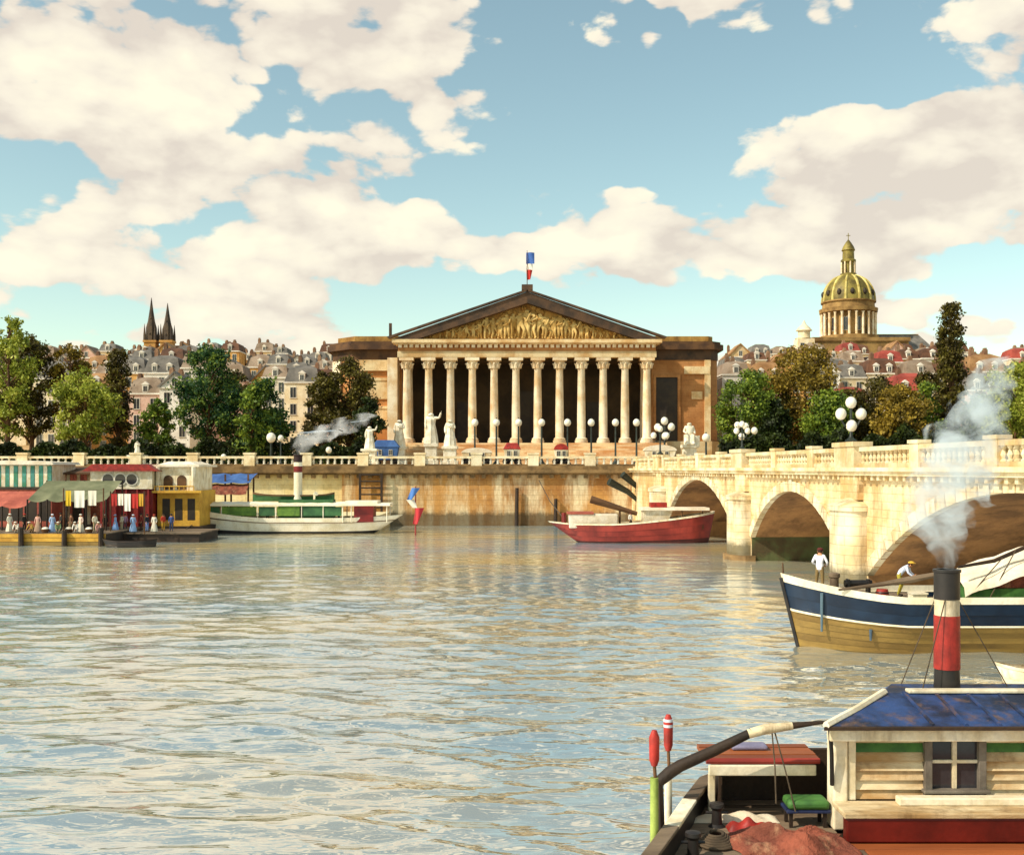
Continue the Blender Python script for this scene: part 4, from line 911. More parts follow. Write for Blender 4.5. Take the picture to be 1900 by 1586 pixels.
# ------------------------------------------------------------------ trees
def tree(name, label, px, Y, py_top, py_base, wpx, leaf, shape='oval', n=7000, seed=1, group='trees along the far quay', size=.5, bare=.24, gaps=.5):
    rn = np.random.RandomState(seed); x = X(px, Y); zb = gz(Y); zt = Z(py_top, Y); h = zt - zb; w = wpx / F * Y / 2 * 1.18
    t = thing(name, label, 'tree', (x, Y, zb), group)
    lo = bare * h
    # clumps
    nc = int(26 + h * (2.2 if shape != 'poplar' else 7)); cl = []
    for i in range(nc):
        q = rn.rand() ** .9
        if shape == 'poplar': env = math.sin(math.pi * min(1, .12 + q * .8)) ** .35
        elif shape == 'column': env = math.sin(math.pi * min(1, .1 + q * .86)) ** .5
        elif shape == 'cone': env = 1.0 - .72 * q
        else: env = math.sin(math.pi * min(1, .12 + q * .84)) ** .7
        a = rn.rand() * 6.283; rr = w * env * (.3 + .78 * rn.rand() ** .6)
        cl.append((rr * math.cos(a), rr * math.sin(a), lo + (h - lo) * (.03 + q * .93), w * (.13 + .22 * rn.rand() ** 1.3) * (.7 + .5 * env) * (1.5 if shape == 'poplar' else 1)))
    cl.append((0, 0, h * .975, w * .16))
    tr = MB(); ax = [(0, 0, -.3), (rn.randn() * .1, 0, h * .2), (rn.randn() * .25, rn.randn() * .2, h * .5), (0, 0, h * .86)]
    r0 = max(.18, h * .017); tr.tube(ax, [r0 * 1.3, r0, r0 * .6, r0 * .15], 8); part('trunk', tr, m_wood, t, local=True)
    lb = MB()
    for c in cl[:int(nc * .5)]:
        z0 = max(h * .16, c[2] - math.hypot(c[0], c[1]) * .9 - .5); lb.tube([(0, 0, z0), (c[0] * .5, c[1] * .5, (z0 + c[2]) / 2 + .2), c[:3]], [r0 * .42, r0 * .25, r0 * .08], 5)
    part('limbs', lb, m_wood, t, local=True)
    wts = np.array([c[3] ** 2 for c in cl]); wts /= wts.sum(); cnt = rn.multinomial(n, wts)
    P = []
    for c, k in zip(cl, cnt):
        d = rn.randn(k, 3); d /= np.linalg.norm(d, axis=1)[:, None]; P.append(np.array(c[:3]) + d * (c[3] * rn.rand(k, 1) ** .4) * (1 + .35 * rn.randn(k, 1).clip(-1, 2)) * np.array([1.05, 1.05, .85]))
    P = np.concatenate(P); k = len(P)
    a = rn.randn(k, 3); a /= np.linalg.norm(a, axis=1)[:, None]; b = np.cross(a, rn.randn(k, 3)); b /= np.linalg.norm(b, axis=1)[:, None]
    s = size * (.6 + .8 * rn.rand(k, 1)); V_ = np.stack([P - a * s * .5, P + b * s * .32, P + a * s * .5, P - b * s * .32], 1).reshape(-1, 3)
    me = bpy.data.meshes.new('crown'); me.vertices.add(k * 4); me.vertices.foreach_set('co', V_.ravel())
    me.loops.add(k * 4); me.loops.foreach_set('vertex_index', np.arange(k * 4)); me.polygons.add(k); me.polygons.foreach_set('loop_start', np.arange(k) * 4)
    me.materials.append(leaf); me.update(calc_edges=True)
    o = bpy.data.objects.new('crown', me); COL.objects.link(o); o.parent = t
    return t
TREES = [
    ('poplar_tree', 'tall bright green tree at the left edge of the view', 14, 178, 585, 860, 70, leaf_lime, 'column', 7000),
    ('plane_tree', 'dark brown-green tree second from the left edge', 58, 184, 620, 860, 74, leaf_dark, 'oval', 6500),
    ('plane_tree', 'dark green tree rising behind the striped wash-house', -20, 186, 640, 860, 80, leaf_green, 'oval', 5000),
    ('lime_tree', 'olive yellow tree with tall crown behind the red roofed wash-house', 130, 186, 636, 850, 62, leaf_olive, 'column', 5500),
    ('lime_tree', 'bright yellow green tree in front of the olive one at left', 158, 176, 682, 855, 84, leaf_lime, 'column', 6500),
    ('cypress_tree', 'narrow dark tree left of the pinkish house', 218, 186, 646, 850, 34, leaf_dark, 'poplar', 4500),
    ('young_tree', 'small light green tree before the white gabled house', 292, 178, 740, 850, 50, leaf_green, 'oval', 3500),
    ('plane_tree', 'large deep green tree left of the steamer funnel', 388, 176, 645, 860, 92, leaf_deep, 'column', 9500),
    ('plane_tree', 'dark brown tree just right of the large deep green tree', 436, 184, 688, 855, 66, leaf_dark, 'oval', 6000),
    ('cone_tree', 'green cone-shaped tree behind the steamer funnel', 490, 174, 706, 845, 92, leaf_deep, 'cone', 6500),
    ('young_tree', 'light green tree rising in front of the cone-shaped one', 470, 171, 716, 845, 50, leaf_green, 'oval', 3500),
    ('plane_tree', 'tall very dark tree before the left wing of the palace', 648, 186, 664, 850, 84, leaf_dark, 'oval', 9000),
    ('plane_tree', 'dark olive tree at the left end of the palace wing', 600, 184, 690, 850, 62, leaf_dark, 'oval', 6000),
    ('young_tree', 'grey green small tree where the steamer smoke drifts', 682, 180, 738, 850, 44, leaf_hedge, 'oval', 3500),
    ('plane_tree', 'green tree just right of the palace right wing', 1388, 180, 686, 850, 92, leaf_green, 'oval', 7500),
    ('lime_tree', 'tall olive tree left of the golden dome', 1492, 186, 640, 850, 104, leaf_olive, 'column', 9500),
    ('plane_tree', 'dark green tree directly below the dome behind the bridge lamp', 1572, 182, 724, 850, 88, leaf_dark, 'oval', 6500),
    ('plane_tree', 'brown-green tree behind the four-globe bridge lamp, right side', 1632, 188, 700, 850, 90, leaf_dark, 'oval', 7000),
    ('lime_tree', 'yellow green leafy tree between the bridge lamp and tall poplar', 1672, 176, 716, 850, 90, leaf_olive, 'oval', 6500),
    ('young_tree', 'bright green tree at the foot of the tall poplar', 1712, 180, 712, 850, 64, leaf_green, 'oval', 5000),
    ('poplar_tree', 'tall narrow dark poplar right of the dome', 1764, 184, 556, 850, 34, leaf_dark, 'poplar', 9000),
    ('plane_tree', 'dark green tree behind the grey smoke at right', 1822, 184, 736, 850, 80, leaf_deep, 'oval', 5500),
    ('lime_tree', 'bright green tree at the right edge of the view', 1884, 178, 672, 850, 84, leaf_lime, 'column', 7500),
    ('plane_tree', 'brown-olive tree between the green tree and the tall olive tree', 1440, 188, 700, 850, 70, leaf_dark, 'oval', 6000),
    ('plane_tree', 'green and yellow tree right of the olive tree, below the dome', 1540, 176, 722, 850, 76, leaf_green, 'oval', 6000),
    ('plane_tree', 'dark tree just left of the tall poplar trunk', 1722, 188, 690, 850, 66, leaf_dark, 'oval', 6000),
    ('lime_tree', 'olive green tree second from the right edge', 1846, 188, 700, 850, 60, leaf_olive, 'column', 5500),
    ('young_tree', 'small dark bush-like tree between palace and olive tree', 1432, 178, 742, 850, 60, leaf_hedge, 'oval', 4000),
]
for i, (nm, lb, px, Y, tp, bs, w, lf, sh, n) in enumerate(TREES):
    tree(nm, lb, px, Y, tp, bs, w, lf, sh, int(n * 1.35), seed=100 + i, bare=.12 if sh in ('poplar', 'cone') else .2)
def hedge(label, px0, px1, Y, top, leaf, n, seed):
    rn = random.Random(seed); x0, x1 = X(px0, Y), X(px1, Y); h = Z(top, Y) - 8.5; mb = MB()
    for i in range(n):
        x = rn.uniform(x0, x1); z = 8.5 + h * (rn.random() ** .8) * (.75 + .25 * math.sin(x * .9) * math.sin(x * .37 + 1)); y = Y + rn.uniform(-.8, .8); s = rn.uniform(.2, .45)
        a = Vector((rn.gauss(0, 1), rn.gauss(0, 1), rn.gauss(0, 1))).normalized(); b = a.cross(Vector((rn.gauss(0, 1), rn.gauss(0, 1), rn.gauss(0, 1)))).normalized(); p = Vector((x, y, z))
        mb.add([tuple(p - a * s), tuple(p + b * s * .6), tuple(p + a * s), tuple(p - b * s * .6)], [(0, 1, 2, 3)])
    t = thing('hedge', label, 'hedge', ((x0 + x1) / 2, Y, 8.5), 'hedges along the quay')
    me = mb.mesh('foliage', leaf, ORG[t], smooth=False); o = bpy.data.objects.new('foliage', me); COL.objects.link(o); o.parent = t
    st = MB()
    x = x0
    while x < x1: st.tube([(x, Y, 8.4), (x + .2, Y, 8.5 + h * .6)], [.1, .04], 5); x += 1.6
    part('stems', st, m_wood, t)
hedge('long dark hedge under the trees at the left edge', -60, 330, 170, 812, leaf_hedge, 9000, 3)
hedge('long dark hedge between the gabled house and the palace', 330, 700, 172, 806, leaf_hedge, 8500, 4)
hedge('dark green hedge behind the bridge at right of the palace', 1335, 1560, 170, 792, leaf_hedge, 6500, 5)
hedge('dark green hedge behind the bridge below the poplar', 1560, 1960, 171, 786, leaf_hedge, 9500, 6)

# ------------------------------------------------------------------ boats
def hull_fn(x0, x1, yc, beam, sheer, full0=.25, full1=.25, pw=.55, rake0=0., rake1=0., zk=-.5, flare=.5):
    def pt(w, v):
        side = 1 if w > 0 else -1; t = abs(w)
        b = beam / 2 * min(1, (t / full0) ** pw) * min(1, ((1 - t) / full1) ** pw if t < 1 else 0)
        s = sheer(t); x = x0 + (x1 - x0) * t + rake0 * (1 - v) * (1 - t) ** 5 - rake1 * (1 - v) * t ** 5
        return (x, yc - side * b * (1 - flare * (1 - min(v, 1)) ** 1.6), zk + v * (s - zk))
    return pt
WS = sorted(set([-i / 26 for i in range(27)] + [i / 26 for i in range(27)] + [s * k for s in (-1, 1) for k in (.004, .012, .02, .98, .99, .996)]))
def strake(name, pt, v0, v1, material, parent, proud=.03, thick=0.0, label=None):
    """one plank run wrapped round the bow from side to side, lapping the one below"""
    yc = pt(0, 1)[1]
    def f(w, r):
        v = v0 + (v1 - v0) * (0, 0, .5, 1)[r]; p = pt(w, v); d = p[1] - yc; o = (0, proud, proud * .8, proud * .35)[r]
        return (p[0], p[1] + (o if d > 0 else -o if d < 0 else 0), p[2])
    return part(name, MB().grid(f, WS, [0, 1, 2, 3]), material, parent, ang=60, label=label)
def deck_poly(pt, v, z, inset=.06):
    near = [pt(i / 26, v) for i in range(27)]; far = [pt(-i / 26, v) for i in range(25, 0, -1)]
    yc = near[0][1]
    return [(p[0], yc + (p[1] - yc) * (1 - inset)) for p in near + far]

m_navy = mat('navy_paint', '#193049', '#102034', .5, .4, .06, 8, stain='#0f1a28', stain_amt=.5)
m_tan = mat('tan_planking', '#94773a', '#745a28', .5, .6, .12, 7, stretch=(.2, 1, 1), stain='#4a3a1c', stain_amt=.4)
m_redp = mat('red_barge_paint', '#a23a2e', '#7f2a22', .5, .5, .08, 8, stain='#4a1712', stain_amt=.5)
m_funred = mat('funnel_red', '#ab2e24', '#85241c', 2.2, .5, .08, 12, stain='#4a1812', stain_amt=.55)
m_wht = mat('boat_white', '#efe4ca', '#d6c39c', 1.1, .55, .08, 9, stain='#7d6544', stain_amt=.6)
m_clean = mat('steamer_white', '#f4ebd4', '#e4d6b4', .6, .5, .04, 8, stain='#a8916a', stain_amt=.3)
m_green = mat('green_paint', '#4c7c36', '#35602c', 1.6, .6, .08, 9, stain='#24401e', stain_amt=.5)
m_gdark = mat('dark_green_paint', '#3f6b3e', '#2d5432', 1, .6, .05, 8)
m_brick = mat('redbrown_tarp', '#96503a', '#6f3a2a', 1.4, .85, .3, 6, stain='#c49a74', stain_amt=.5)
m_tarp = mat('cream_tarp', '#eee2cc', '#dccbae', .6, .85, .2, 4)
m_yel = mat('yellow_paint', '#d6a63c', '#bd8a2c', .6, .7, .08, 6, stain='#8a5f1e')
m_salm = mat('salmon_boards', '#b9624c', '#9b4c3c', .6, .7, .08, 6)
m_dred = mat('dark_red_paint', '#8a2420', '#6b1a18', .8, .5, .05, 8)
m_blue = mat('blue_canvas', '#4468a0', '#34548a', .7, .85, .1, 5)
m_roofblue = mat('blue_cabin_roof', '#2b4474', '#1a2236', 1.3, .6, .14, 8, stain='#6e5238', stain_amt=.85)
m_deckor = mat('orange_deck_wood', '#a1592c', '#83421f', .7, .6, .15, 8, stretch=(.15, 1, 1))
m_deckgr = mat('grey_deck_wood', '#83705a', '#5d4c3a', .7, .75, .2, 8, stretch=(.2, 1, 1))
m_cabw = mat('cabin_boards', '#e2d2ac', '#a87f4a', .9, .65, .14, 8, stretch=(.35, 1, 1), stain='#6f4a26', stain_amt=.7)
m_sill = mat('weathered_sill_wood', '#d9c8a2', '#9c7a4c', 1.2, .7, .15, 9, stretch=(.3, 1, 1), stain='#5c4022', stain_amt=.7)
m_rope = mat('hemp_rope', '#5b4c3a', '#463a2c', 4, .9, .1)
m_marone = mat('maroon_coaming', '#6e1c14', '#4e120e', .6, .35, .06, 8)

def make_navy_barge():
    yc = 49.8; x0 = X(1450, yc)
    def sheer(t): return 2.28 + .8 * max(0, 1 - t / .2) ** 1.6 + .05 * t
    pt = hull_fn(x0, x0 + 25, yc, 5.0, sheer, .2, .2, .6, rake0=.9, zk=-.6, flare=.45)
    b = thing('barge', 'navy and tan planked barge with white bulwark lying before the bridge', 'barge', (x0 + 12, yc, 0))
    for k in range(7): strake('strake', pt, .6 * k / 7, .6 * (k + 1) / 7, m_tan, b, .05)
    strake('rub_rail', pt, .6, .63, m_clean, b, .1)
    strake('navy_strake', pt, .63, .79, m_navy, b, .06); strake('navy_strake', pt, .79, .955, m_navy, b, .05)
    strake('bulwark', pt, .955, 1.06, m_clean, b, .04, label='white bulwark rail')
    part('stem_post', MB().tube([pt(0, v / 8)[:2] + (pt(0, v / 8)[2],) for v in range(0, 9)], .11, 8), m_black, b)
    part('deck', MB().slab(deck_poly(pt, .68, 0), 1.9, 1.96), m_deckgr, b, smooth=False)
    part('foredeck', MB().slab([(p[0], p[1]) for p in [pt(w, .82) for w in [i / 26 for i in range(5)]] + [pt(-w, .82) for w in [i / 26 for i in range(4, 0, -1)]]], 2.38, 2.45), m_deckgr, b, smooth=False)
    part('jack_staff', MB().tube([(x0 + .1, yc, 2.9), (x0 + .05, yc, Z(1044, yc))], [.05, .03], 6), m_wood, b)
    yn = yc - 2.5
    for w, va, vb in ((.057, .93, .42), (.13, .52, .36)):
        p, q = pt(w, va), pt(w, vb)
        part('fender_pole', MB().tube([(p[0], p[1] - .12, p[2]), (p[0] + .04, q[1] - .16, q[2])], [.07, .05], 6), mat('grey_blue_iron', '#5d7480', '#46596a', 1, .6, .05), b)
    # cabin with green side and cream tarpaulin
    xa = X(1778, 49); xb = xa + 12
    c = part('deckhouse', MB().box(xa, xb, 48.2, 51.4, 1.96, 2.75), m_green, b, smooth=False, label='green painted low deckhouse')
    part('coaming', MB().box(xa - .15, xb, 48.05, 51.5, 1.965, 2.1), m_clean, b, smooth=False)
    part('awning_wall', MB().prism([(xa + 1.0, 2.76), (xb, 2.76), (xb, 4.4), (xa + 4, 3.9)], 48.4, 51.2), m_brick, b, smooth=False)
    tp = MB(); tp.grid(lambda u, v: (xa - .1 + 12 * u, 48.0 + 3.6 * v, 2.75 + 1.25 * min(1, u * 3.2) ** .9 + .55 * math.sin(math.pi * v) + .05 * math.sin(u * 40 + v * 5) + (.0 if v > .02 else -.35)), [i / 40 for i in range(41)], [0, .03, .12, .25, .4, .5, .6, .75, .9, 1])
    part('tarpaulin', tp, m_tarp, b, ang=80)
    part('boom', MB().tube([(X(1778, 48), 48, Z(1052, 48)), (X(1845, 48.3), 48.3, Z(1040, 48.3)), (X(1960, 48.6), 48.6, Z(990, 48.6))], [.06, .09, .1], 8), m_wooddk, b)
    for q in ((1860, 1035, 1790, 1115), (1885, 1020, 1835, 1112)):
        part('rope', MB().tube([(X(q[0], 48.2), 48.2, Z(q[1], 48.2)), (X(q[2], 48), 48, Z(q[3], 48))], .025, 5), m_rope, b)
    part('bollard', MB().lathe([(.2, 0), (.2, .7), (.26, .75), (.26, .9), (.1, .95)], (X(1548, 48.9), 48.9, 2.45), 10), m_deckgr, b)
    part('hatch', MB().box(X(1640, 49), X(1720, 49), 48.6, 50.6, 1.962, 2.32), m_deckgr, b, smooth=False)
    # things lying on its deck
    solo('long_oar', MB().tube([(X(1556, 48.1), 48.1, Z(1094, 48.1)), (X(1640, 48.1), 48.1, Z(1083, 48.1)), (X(1690, 48.1), 48.1, Z(1075, 48.1)), (X(1746, 48.1), 48.1, Z(1064, 48.1))], [.05, .1, .16, .1], 8), m_deckgr, 'long grey oar laid aslant across the navy barge', 'oar', (X(1650, 48.1), 48.1, 2.0))
    t = thing('barrel', 'small red barrel on the deck of the navy barge', 'barrel', (X(1637, 48), 48.0, 1.96))
    part('body', MB().lathe([(.24, 0), (.3, .3), (.3, .5), (.24, .8)], ORG[t], 12), m_funred, t)
    for z in (.12, .62): part('hoop', MB().lathe([(.275, z), (.3, z + .03), (.285, z + .07)], ORG[t], 12), m_black, t)
    t = thing('crate', 'white box on the navy barge right of the bending man', 'crate', (X(1700, 48), 48.0, 1.96))
    part('box', MB().box(X(1688, 48), X(1716, 48), 47.7, 48.25, 1.961, 2.55), m_clean, t, smooth=False, bevel=.02)
    part('lid', MB().box(X(1687, 48), X(1717, 48), 47.65, 48.3, 2.551, 2.62), m_clean, t, smooth=False)
    t = thing('windlass', 'black iron windlass on the navy barge foredeck', 'windlass', (X(1592, 49), 49.0, 2.45))
    for dx in (-.45, .45): part('cheek', MB().prism([(X(1592, 49) + dx - .06, 2.45), (X(1592, 49) + dx + .06, 2.45), (X(1592, 49) + dx + .04, 3.1), (X(1592, 49) + dx - .04, 3.1)], 48.8, 49.2), m_black, t, smooth=False)
    part('drum', MB().tube([(X(1592, 49) - .6, 49, 2.9), (X(1592, 49) + .6, 49, 2.9)], .16, 10), m_black, t)
make_navy_barge()

m_dodg = mat('olive_green_canvas', '#6a8a38', '#4f6e30', 1, .85, .12, 6, stain='#3a4a24', stain_amt=.5)
def make_steamer():
    yc = 137.6; x0, x1 = X(370, yc), X(748, yc)
    def sheer(t): return 1.95 + 1.1 * max(0, 1 - t / .35) ** 1.6 + .35 * max(0, (t - .7) / .3) ** 1.6
    pt = hull_fn(x0, x1, yc, 4.2, sheer, .05, .38, .6, rake0=.5, rake1=4.5, zk=-.6, flare=.4)
    b = thing('steamer', 'white river steamer with green dodgers and tall white funnel', 'steamer', ((x0 + x1) / 2, yc, 0))
    strake('boot_topping', pt, 0, .34, m_black, b, .01); strake('hull_side', pt, .34, .74, m_clean, b, .03)
    strake('rub_rail', pt, .74, .79, m_deckgr, b, .08); strake('sheer_strake', pt, .79, 1.0, m_clean, b, .03)
    part('deck', MB().slab(deck_poly(pt, .55, 0), 1.35, 1.42), m_deckgr, b, smooth=False)
    yn = yc - 1.75; zr = Z(936, yn)
    segs = [(376, 408), (412, 476), (480, 510), (514, 556), (562, 634)]
    for k, (a, c) in enumerate(segs):
        part('dodger', MB().box(X(a, yn), X(c, yn), yn - .05, yn, Z(957, yn), Z(940, yn)), m_dodg if k % 2 else m_gdark, b, smooth=False)
    for k, px in enumerate((377, 411, 478, 512, 560, 600, 636, 652, 718)):
        for y in (yn - .1, yc + 1.75): part('awning_post', MB().tube([(X(px, yn), y, 1.4), (X(px, yn), y, zr)], .07, 6), m_clean, b)
    part('awning', MB().grid(lambda u, v: (X(376, yn) + (X(640, yn) - X(376, yn)) * u, yn - .2 + 3.9 * v, zr + .02 + .3 * math.sin(math.pi * v) + .03 * math.sin(u * 60)), [i / 40 for i in range(41)], [i / 8 for i in range(9)]), m_clean, b)
    part('awning_valance', MB().box(X(376, yn), X(640, yn), yn - .24, yn - .18, zr - .18, zr + .03), m_clean, b, smooth=False)
    part('wheelhouse_roof', MB().box(X(628, yn), X(724, yn), yn - .3, yc + 2.0, zr - .15, zr + .15).box(X(640, yn), X(700, yn), yn, yc + 1.6, zr + .15, zr + .45), m_clean, b, smooth=False)
    part('wheelhouse', MB().box(X(656, yn), X(692, yn), yn + .3, yc + 1.4, 1.42, zr - .16), m_dred, b, smooth=False)
    part('engine_casing', MB().box(X(520, yc), X(620, yc), yc - 1.1, yc + 1.1, 1.42, zr + .6), m_gdark, b, smooth=False)
    fx = X(553, yc); fb = Z(940, yc)
    part('funnel', MB().lathe([(.62, 0), (.55, .3), (.52, Z(876, yc) - fb)], (fx, yc, fb), 18), m_clean, b)
    part('funnel_band', MB().lathe([(.54, 0), (.54, .75)], (fx, yc, Z(876, yc)), 18), m_dred, b); part('funnel_band', MB().lathe([(.55, 0), (.55, .5)], (fx, yc, Z(876, yc) + .75), 18), m_clean, b)
    part('funnel_top', MB().lathe([(.54, 0), (.54, .75), (.62, .8), (.62, .95), (.4, .9)], (fx, yc, Z(876, yc) + 1.25), 18), mat('dark_maroon_metal', '#3a1d18', '#2a1512', 1, .6, .05), b)
    part('ventilator', MB().tube([(X(585, yc), yc - .6, zr), (X(585, yc), yc - .6, zr + 1.1), (X(589, yc), yc - .9, zr + 1.35)], [.18, .18, .3], 8), m_clean, b)
    lpt = hull_fn(X(468, yc), X(620, yc), yc + .4, 1.6, lambda t: zr + 1.15 + .35 * (2 * t - 1) ** 4, .35, .35, .6, zk=zr + .35, flare=.6)
    t = thing('lifeboat', 'small dark green boat stowed on the steamer awning behind the funnel', 'boat', (X(540, yc), yc + .4, zr + .35))
    strake('hull', lpt, 0, .8, m_gdark, t, .0); strake('gunwale', lpt, .8, 1, m_wood, t, .05)
    part('thwarts', MB().slab(deck_poly(lpt, .8, 0, .05), zr + .95, zr + 1.0), m_wooddk, t, smooth=False)
    rn = random.Random(3)
    for k, (px, c, l, h) in enumerate(((395, 'c9b48a', '4a4038', 'd8c89a'), (425, '7a2c24', '3a3430', None), (447, 'e6dcc8', '4a5a6a', 'd9c070'), (497, '3f4a66', '2f2a28', '2a2420'), (535, 'c98a3a', '50402c', 'e0d4b8'), (575, 'e8dcc0', '6a5a48', None), (605, '55524e', '38322e', 'cfc4a4'), (628, 'ddd2b4', '3c3a42', '6a2a22'))):
        person('passenger on the white steamer, %s from its stern' % NTH[k], (X(px, yc - .9), yc - .9 + rn.uniform(-.2, .8), 1.42), R(rn.uniform(-60, 60)), c, l, h, scale=1.0, group='steamer passengers')
make_steamer()

def make_red_barge():
    yc = 120.0; x0, x1 = X(1018, yc), X(1326, yc)
    def sheer(t): return 2.0 + 1.3 * max(0, (t - .35) / .65) ** 1.5 + .25 * max(0, 1 - t / .15)
    pt = hull_fn(x0, x1, yc, 3.8, sheer, .4, .12, .6, rake0=4.0, rake1=.8, zk=-.6, flare=.4)
    b = thing('barge', 'red painted barge with brown boom moored beside the first bridge arch', 'barge', ((x0 + x1) / 2, yc, 0))
    m_rd = mat('dark_red_bottom', '#54201a', '#3c1512', .6, .6, .08, 6)
    strake('strake', pt, 0, .3, m_rd, b, .03); strake('strake', pt, .3, .5, m_redp, b, .05); strake('strake', pt, .5, .72, m_redp, b, .05); strake('strake', pt, .72, .97, m_redp, b, .05)
    strake('gunwale', pt, .97, 1.03, m_wht, b, .07)
    part('deck', MB().slab(deck_poly(pt, .55, 0), 1.5, 1.58), m_deckgr, b, smooth=False)
    part('hatch', MB().box(X(1055, yc), X(1145, yc), yc - 1.1, yc + 1.1, 1.58, Z(953, yc)), m_tarp, b, smooth=False, bevel=.12)
    part('hatch_cover', MB().box(X(1052, yc), X(1100, yc), yc - 1.2, yc + 1.2, Z(953, yc) + .002, Z(949, yc)), m_salm, b, smooth=False)
    part('cabin', MB().box(X(1192, yc), X(1240, yc), yc - 1.2, yc + 1.2, 1.58, Z(946, yc)), m_wht, b, smooth=False)
    part('cabin_roof', MB().box(X(1188, yc), X(1312, yc), yc - 1.5, yc + 1.5, Z(946, yc) + .002, Z(941, yc)), m_tarp, b, smooth=False)
    for px in (1262, 1300): part('roof_post', MB().tube([(X(px, yc), yc - 1.3, 1.5), (X(px, yc), yc - 1.3, Z(946, yc))], .08, 6), m_wood, b)
    part('chest', MB().box(X(1206, yc), X(1236, yc), yc - .8, yc + .8, Z(941, yc) + .003, Z(932, yc)), m_funred, b, smooth=False, bevel=.04)
    part('boom', MB().tube([(X(1096, yc), yc, Z(926, yc)), (X(1182, yc), yc, Z(953, yc))], [.42, .22], 8), m_wood, b)
    part('boom_crutch', MB().tube([(X(1150, yc), yc, 1.5), (X(1150, yc), yc, Z(944, yc))], .12, 6), m_wood, b)
    part('bow_post', MB().tube([(X(1046, yc), yc - .3, 1.4), (X(1046, yc), yc - .3, Z(951, yc))], [.28, .24], 8), m_dred, b)
    person('bargeman in white on the red barge near its boom', (X(1170, yc - 1.1), yc - 1.1, 1.58), R(30), 'e8e2d4', '4a3c30', '5a2a20')
make_red_barge()
for lb, a, c in (('mooring line from the steamer stern to the dark pontoon', (X(371, 137), 137, 2.6), (X(345, 127), 127, 1.1)), ('mooring line from the red barge bow to the ochre quay', (X(1046, 120), 119.8, 2.6), (X(1000, 154.5), 154.3, 6.4))):
    md = tuple((a[i] + c[i]) / 2 - (.5 if i == 2 else 0) for i in range(3))
    solo('mooring_line', MB().tube([a, md, c], .06, 5), m_rope, lb, 'rope', a)

def small_boat(name, label, x0, x1, yc, beam, h, mo, mi, rz=0):
    pt = hull_fn(x0, x1, yc, beam, lambda t: h + h * .4 * (2 * t - 1) ** 2, .3, .2, .6, rake0=.5, rake1=.2, zk=-.2, flare=.5)
    t = thing(name, label, 'boat', ((x0 + x1) / 2, yc, 0))
    strake('hull', pt, 0, .55, mo, t, .02); strake('hull', pt, .55, .9, mo, t, .03); strake('gunwale', pt, .9, 1, mi, t, .05)
    part('floor', MB().slab(deck_poly(pt, .5, 0, .03), h * .25, h * .3), m_deckgr, t, smooth=False)
    for f in (.35, .6): part('thwart', MB().box(x0 + (x1 - x0) * f - .12, x0 + (x1 - x0) * f + .12, yc - beam * .42, yc + beam * .42, h * .7, h * .76), m_wood, t, smooth=False)
    return t
small_boat('rowing_boat', 'white rowing boat bow at the right edge behind the blue cabin roof', X(1846, 40), X(1846, 40) + 4.6, 40.0, 1.5, .7, m_wht, m_wht)
small_boat('skiff', 'low black skiff moored before the pontoon left of the steamer', X(190, 113), X(292, 113), 113.0, 1.7, .6, m_black, m_wooddk)

# tricolour mooring pole right of the steamer
def make_flag_pole():
    Y = 133.0; x = X(771, Y); t = thing('flag_pole', 'mooring pole with drooping blue white and red pennant right of the steamer', 'flag', (x, Y, -.5))
    part('pole', MB().tube([(x, Y, -1.5), (x, Y, Z(902, Y))], [.12, .06], 6), mat('pole_red', '#9a3a34', '#7c2c28', 1, .6, .03), t)
    for nm, hx, a, c, dx0, dx1 in (('blue_band', '#4a74b4', 905, 927, .0, -.8), ('white_band', '#efe6d4', 927, 942, -.7, -.1), ('red_band', '#b8343a', 942, 972, .5, -.1)):
        za, zb = Z(c, Y), Z(a, Y)
        part(nm, MB().grid(lambda p, q: (x + .06 + dx1 + (dx0 - dx1) * q + (p - .5) * 1.0 * (.6 + .4 * q), Y - .15 + .15 * math.sin(p * 5 + q * 3), za + (zb - za) * q), [i / 6 for i in range(7)], [i / 6 for i in range(7)]), mat('pennant_' + nm, hx, None, 2, .85, .05), t)
make_flag_pole()

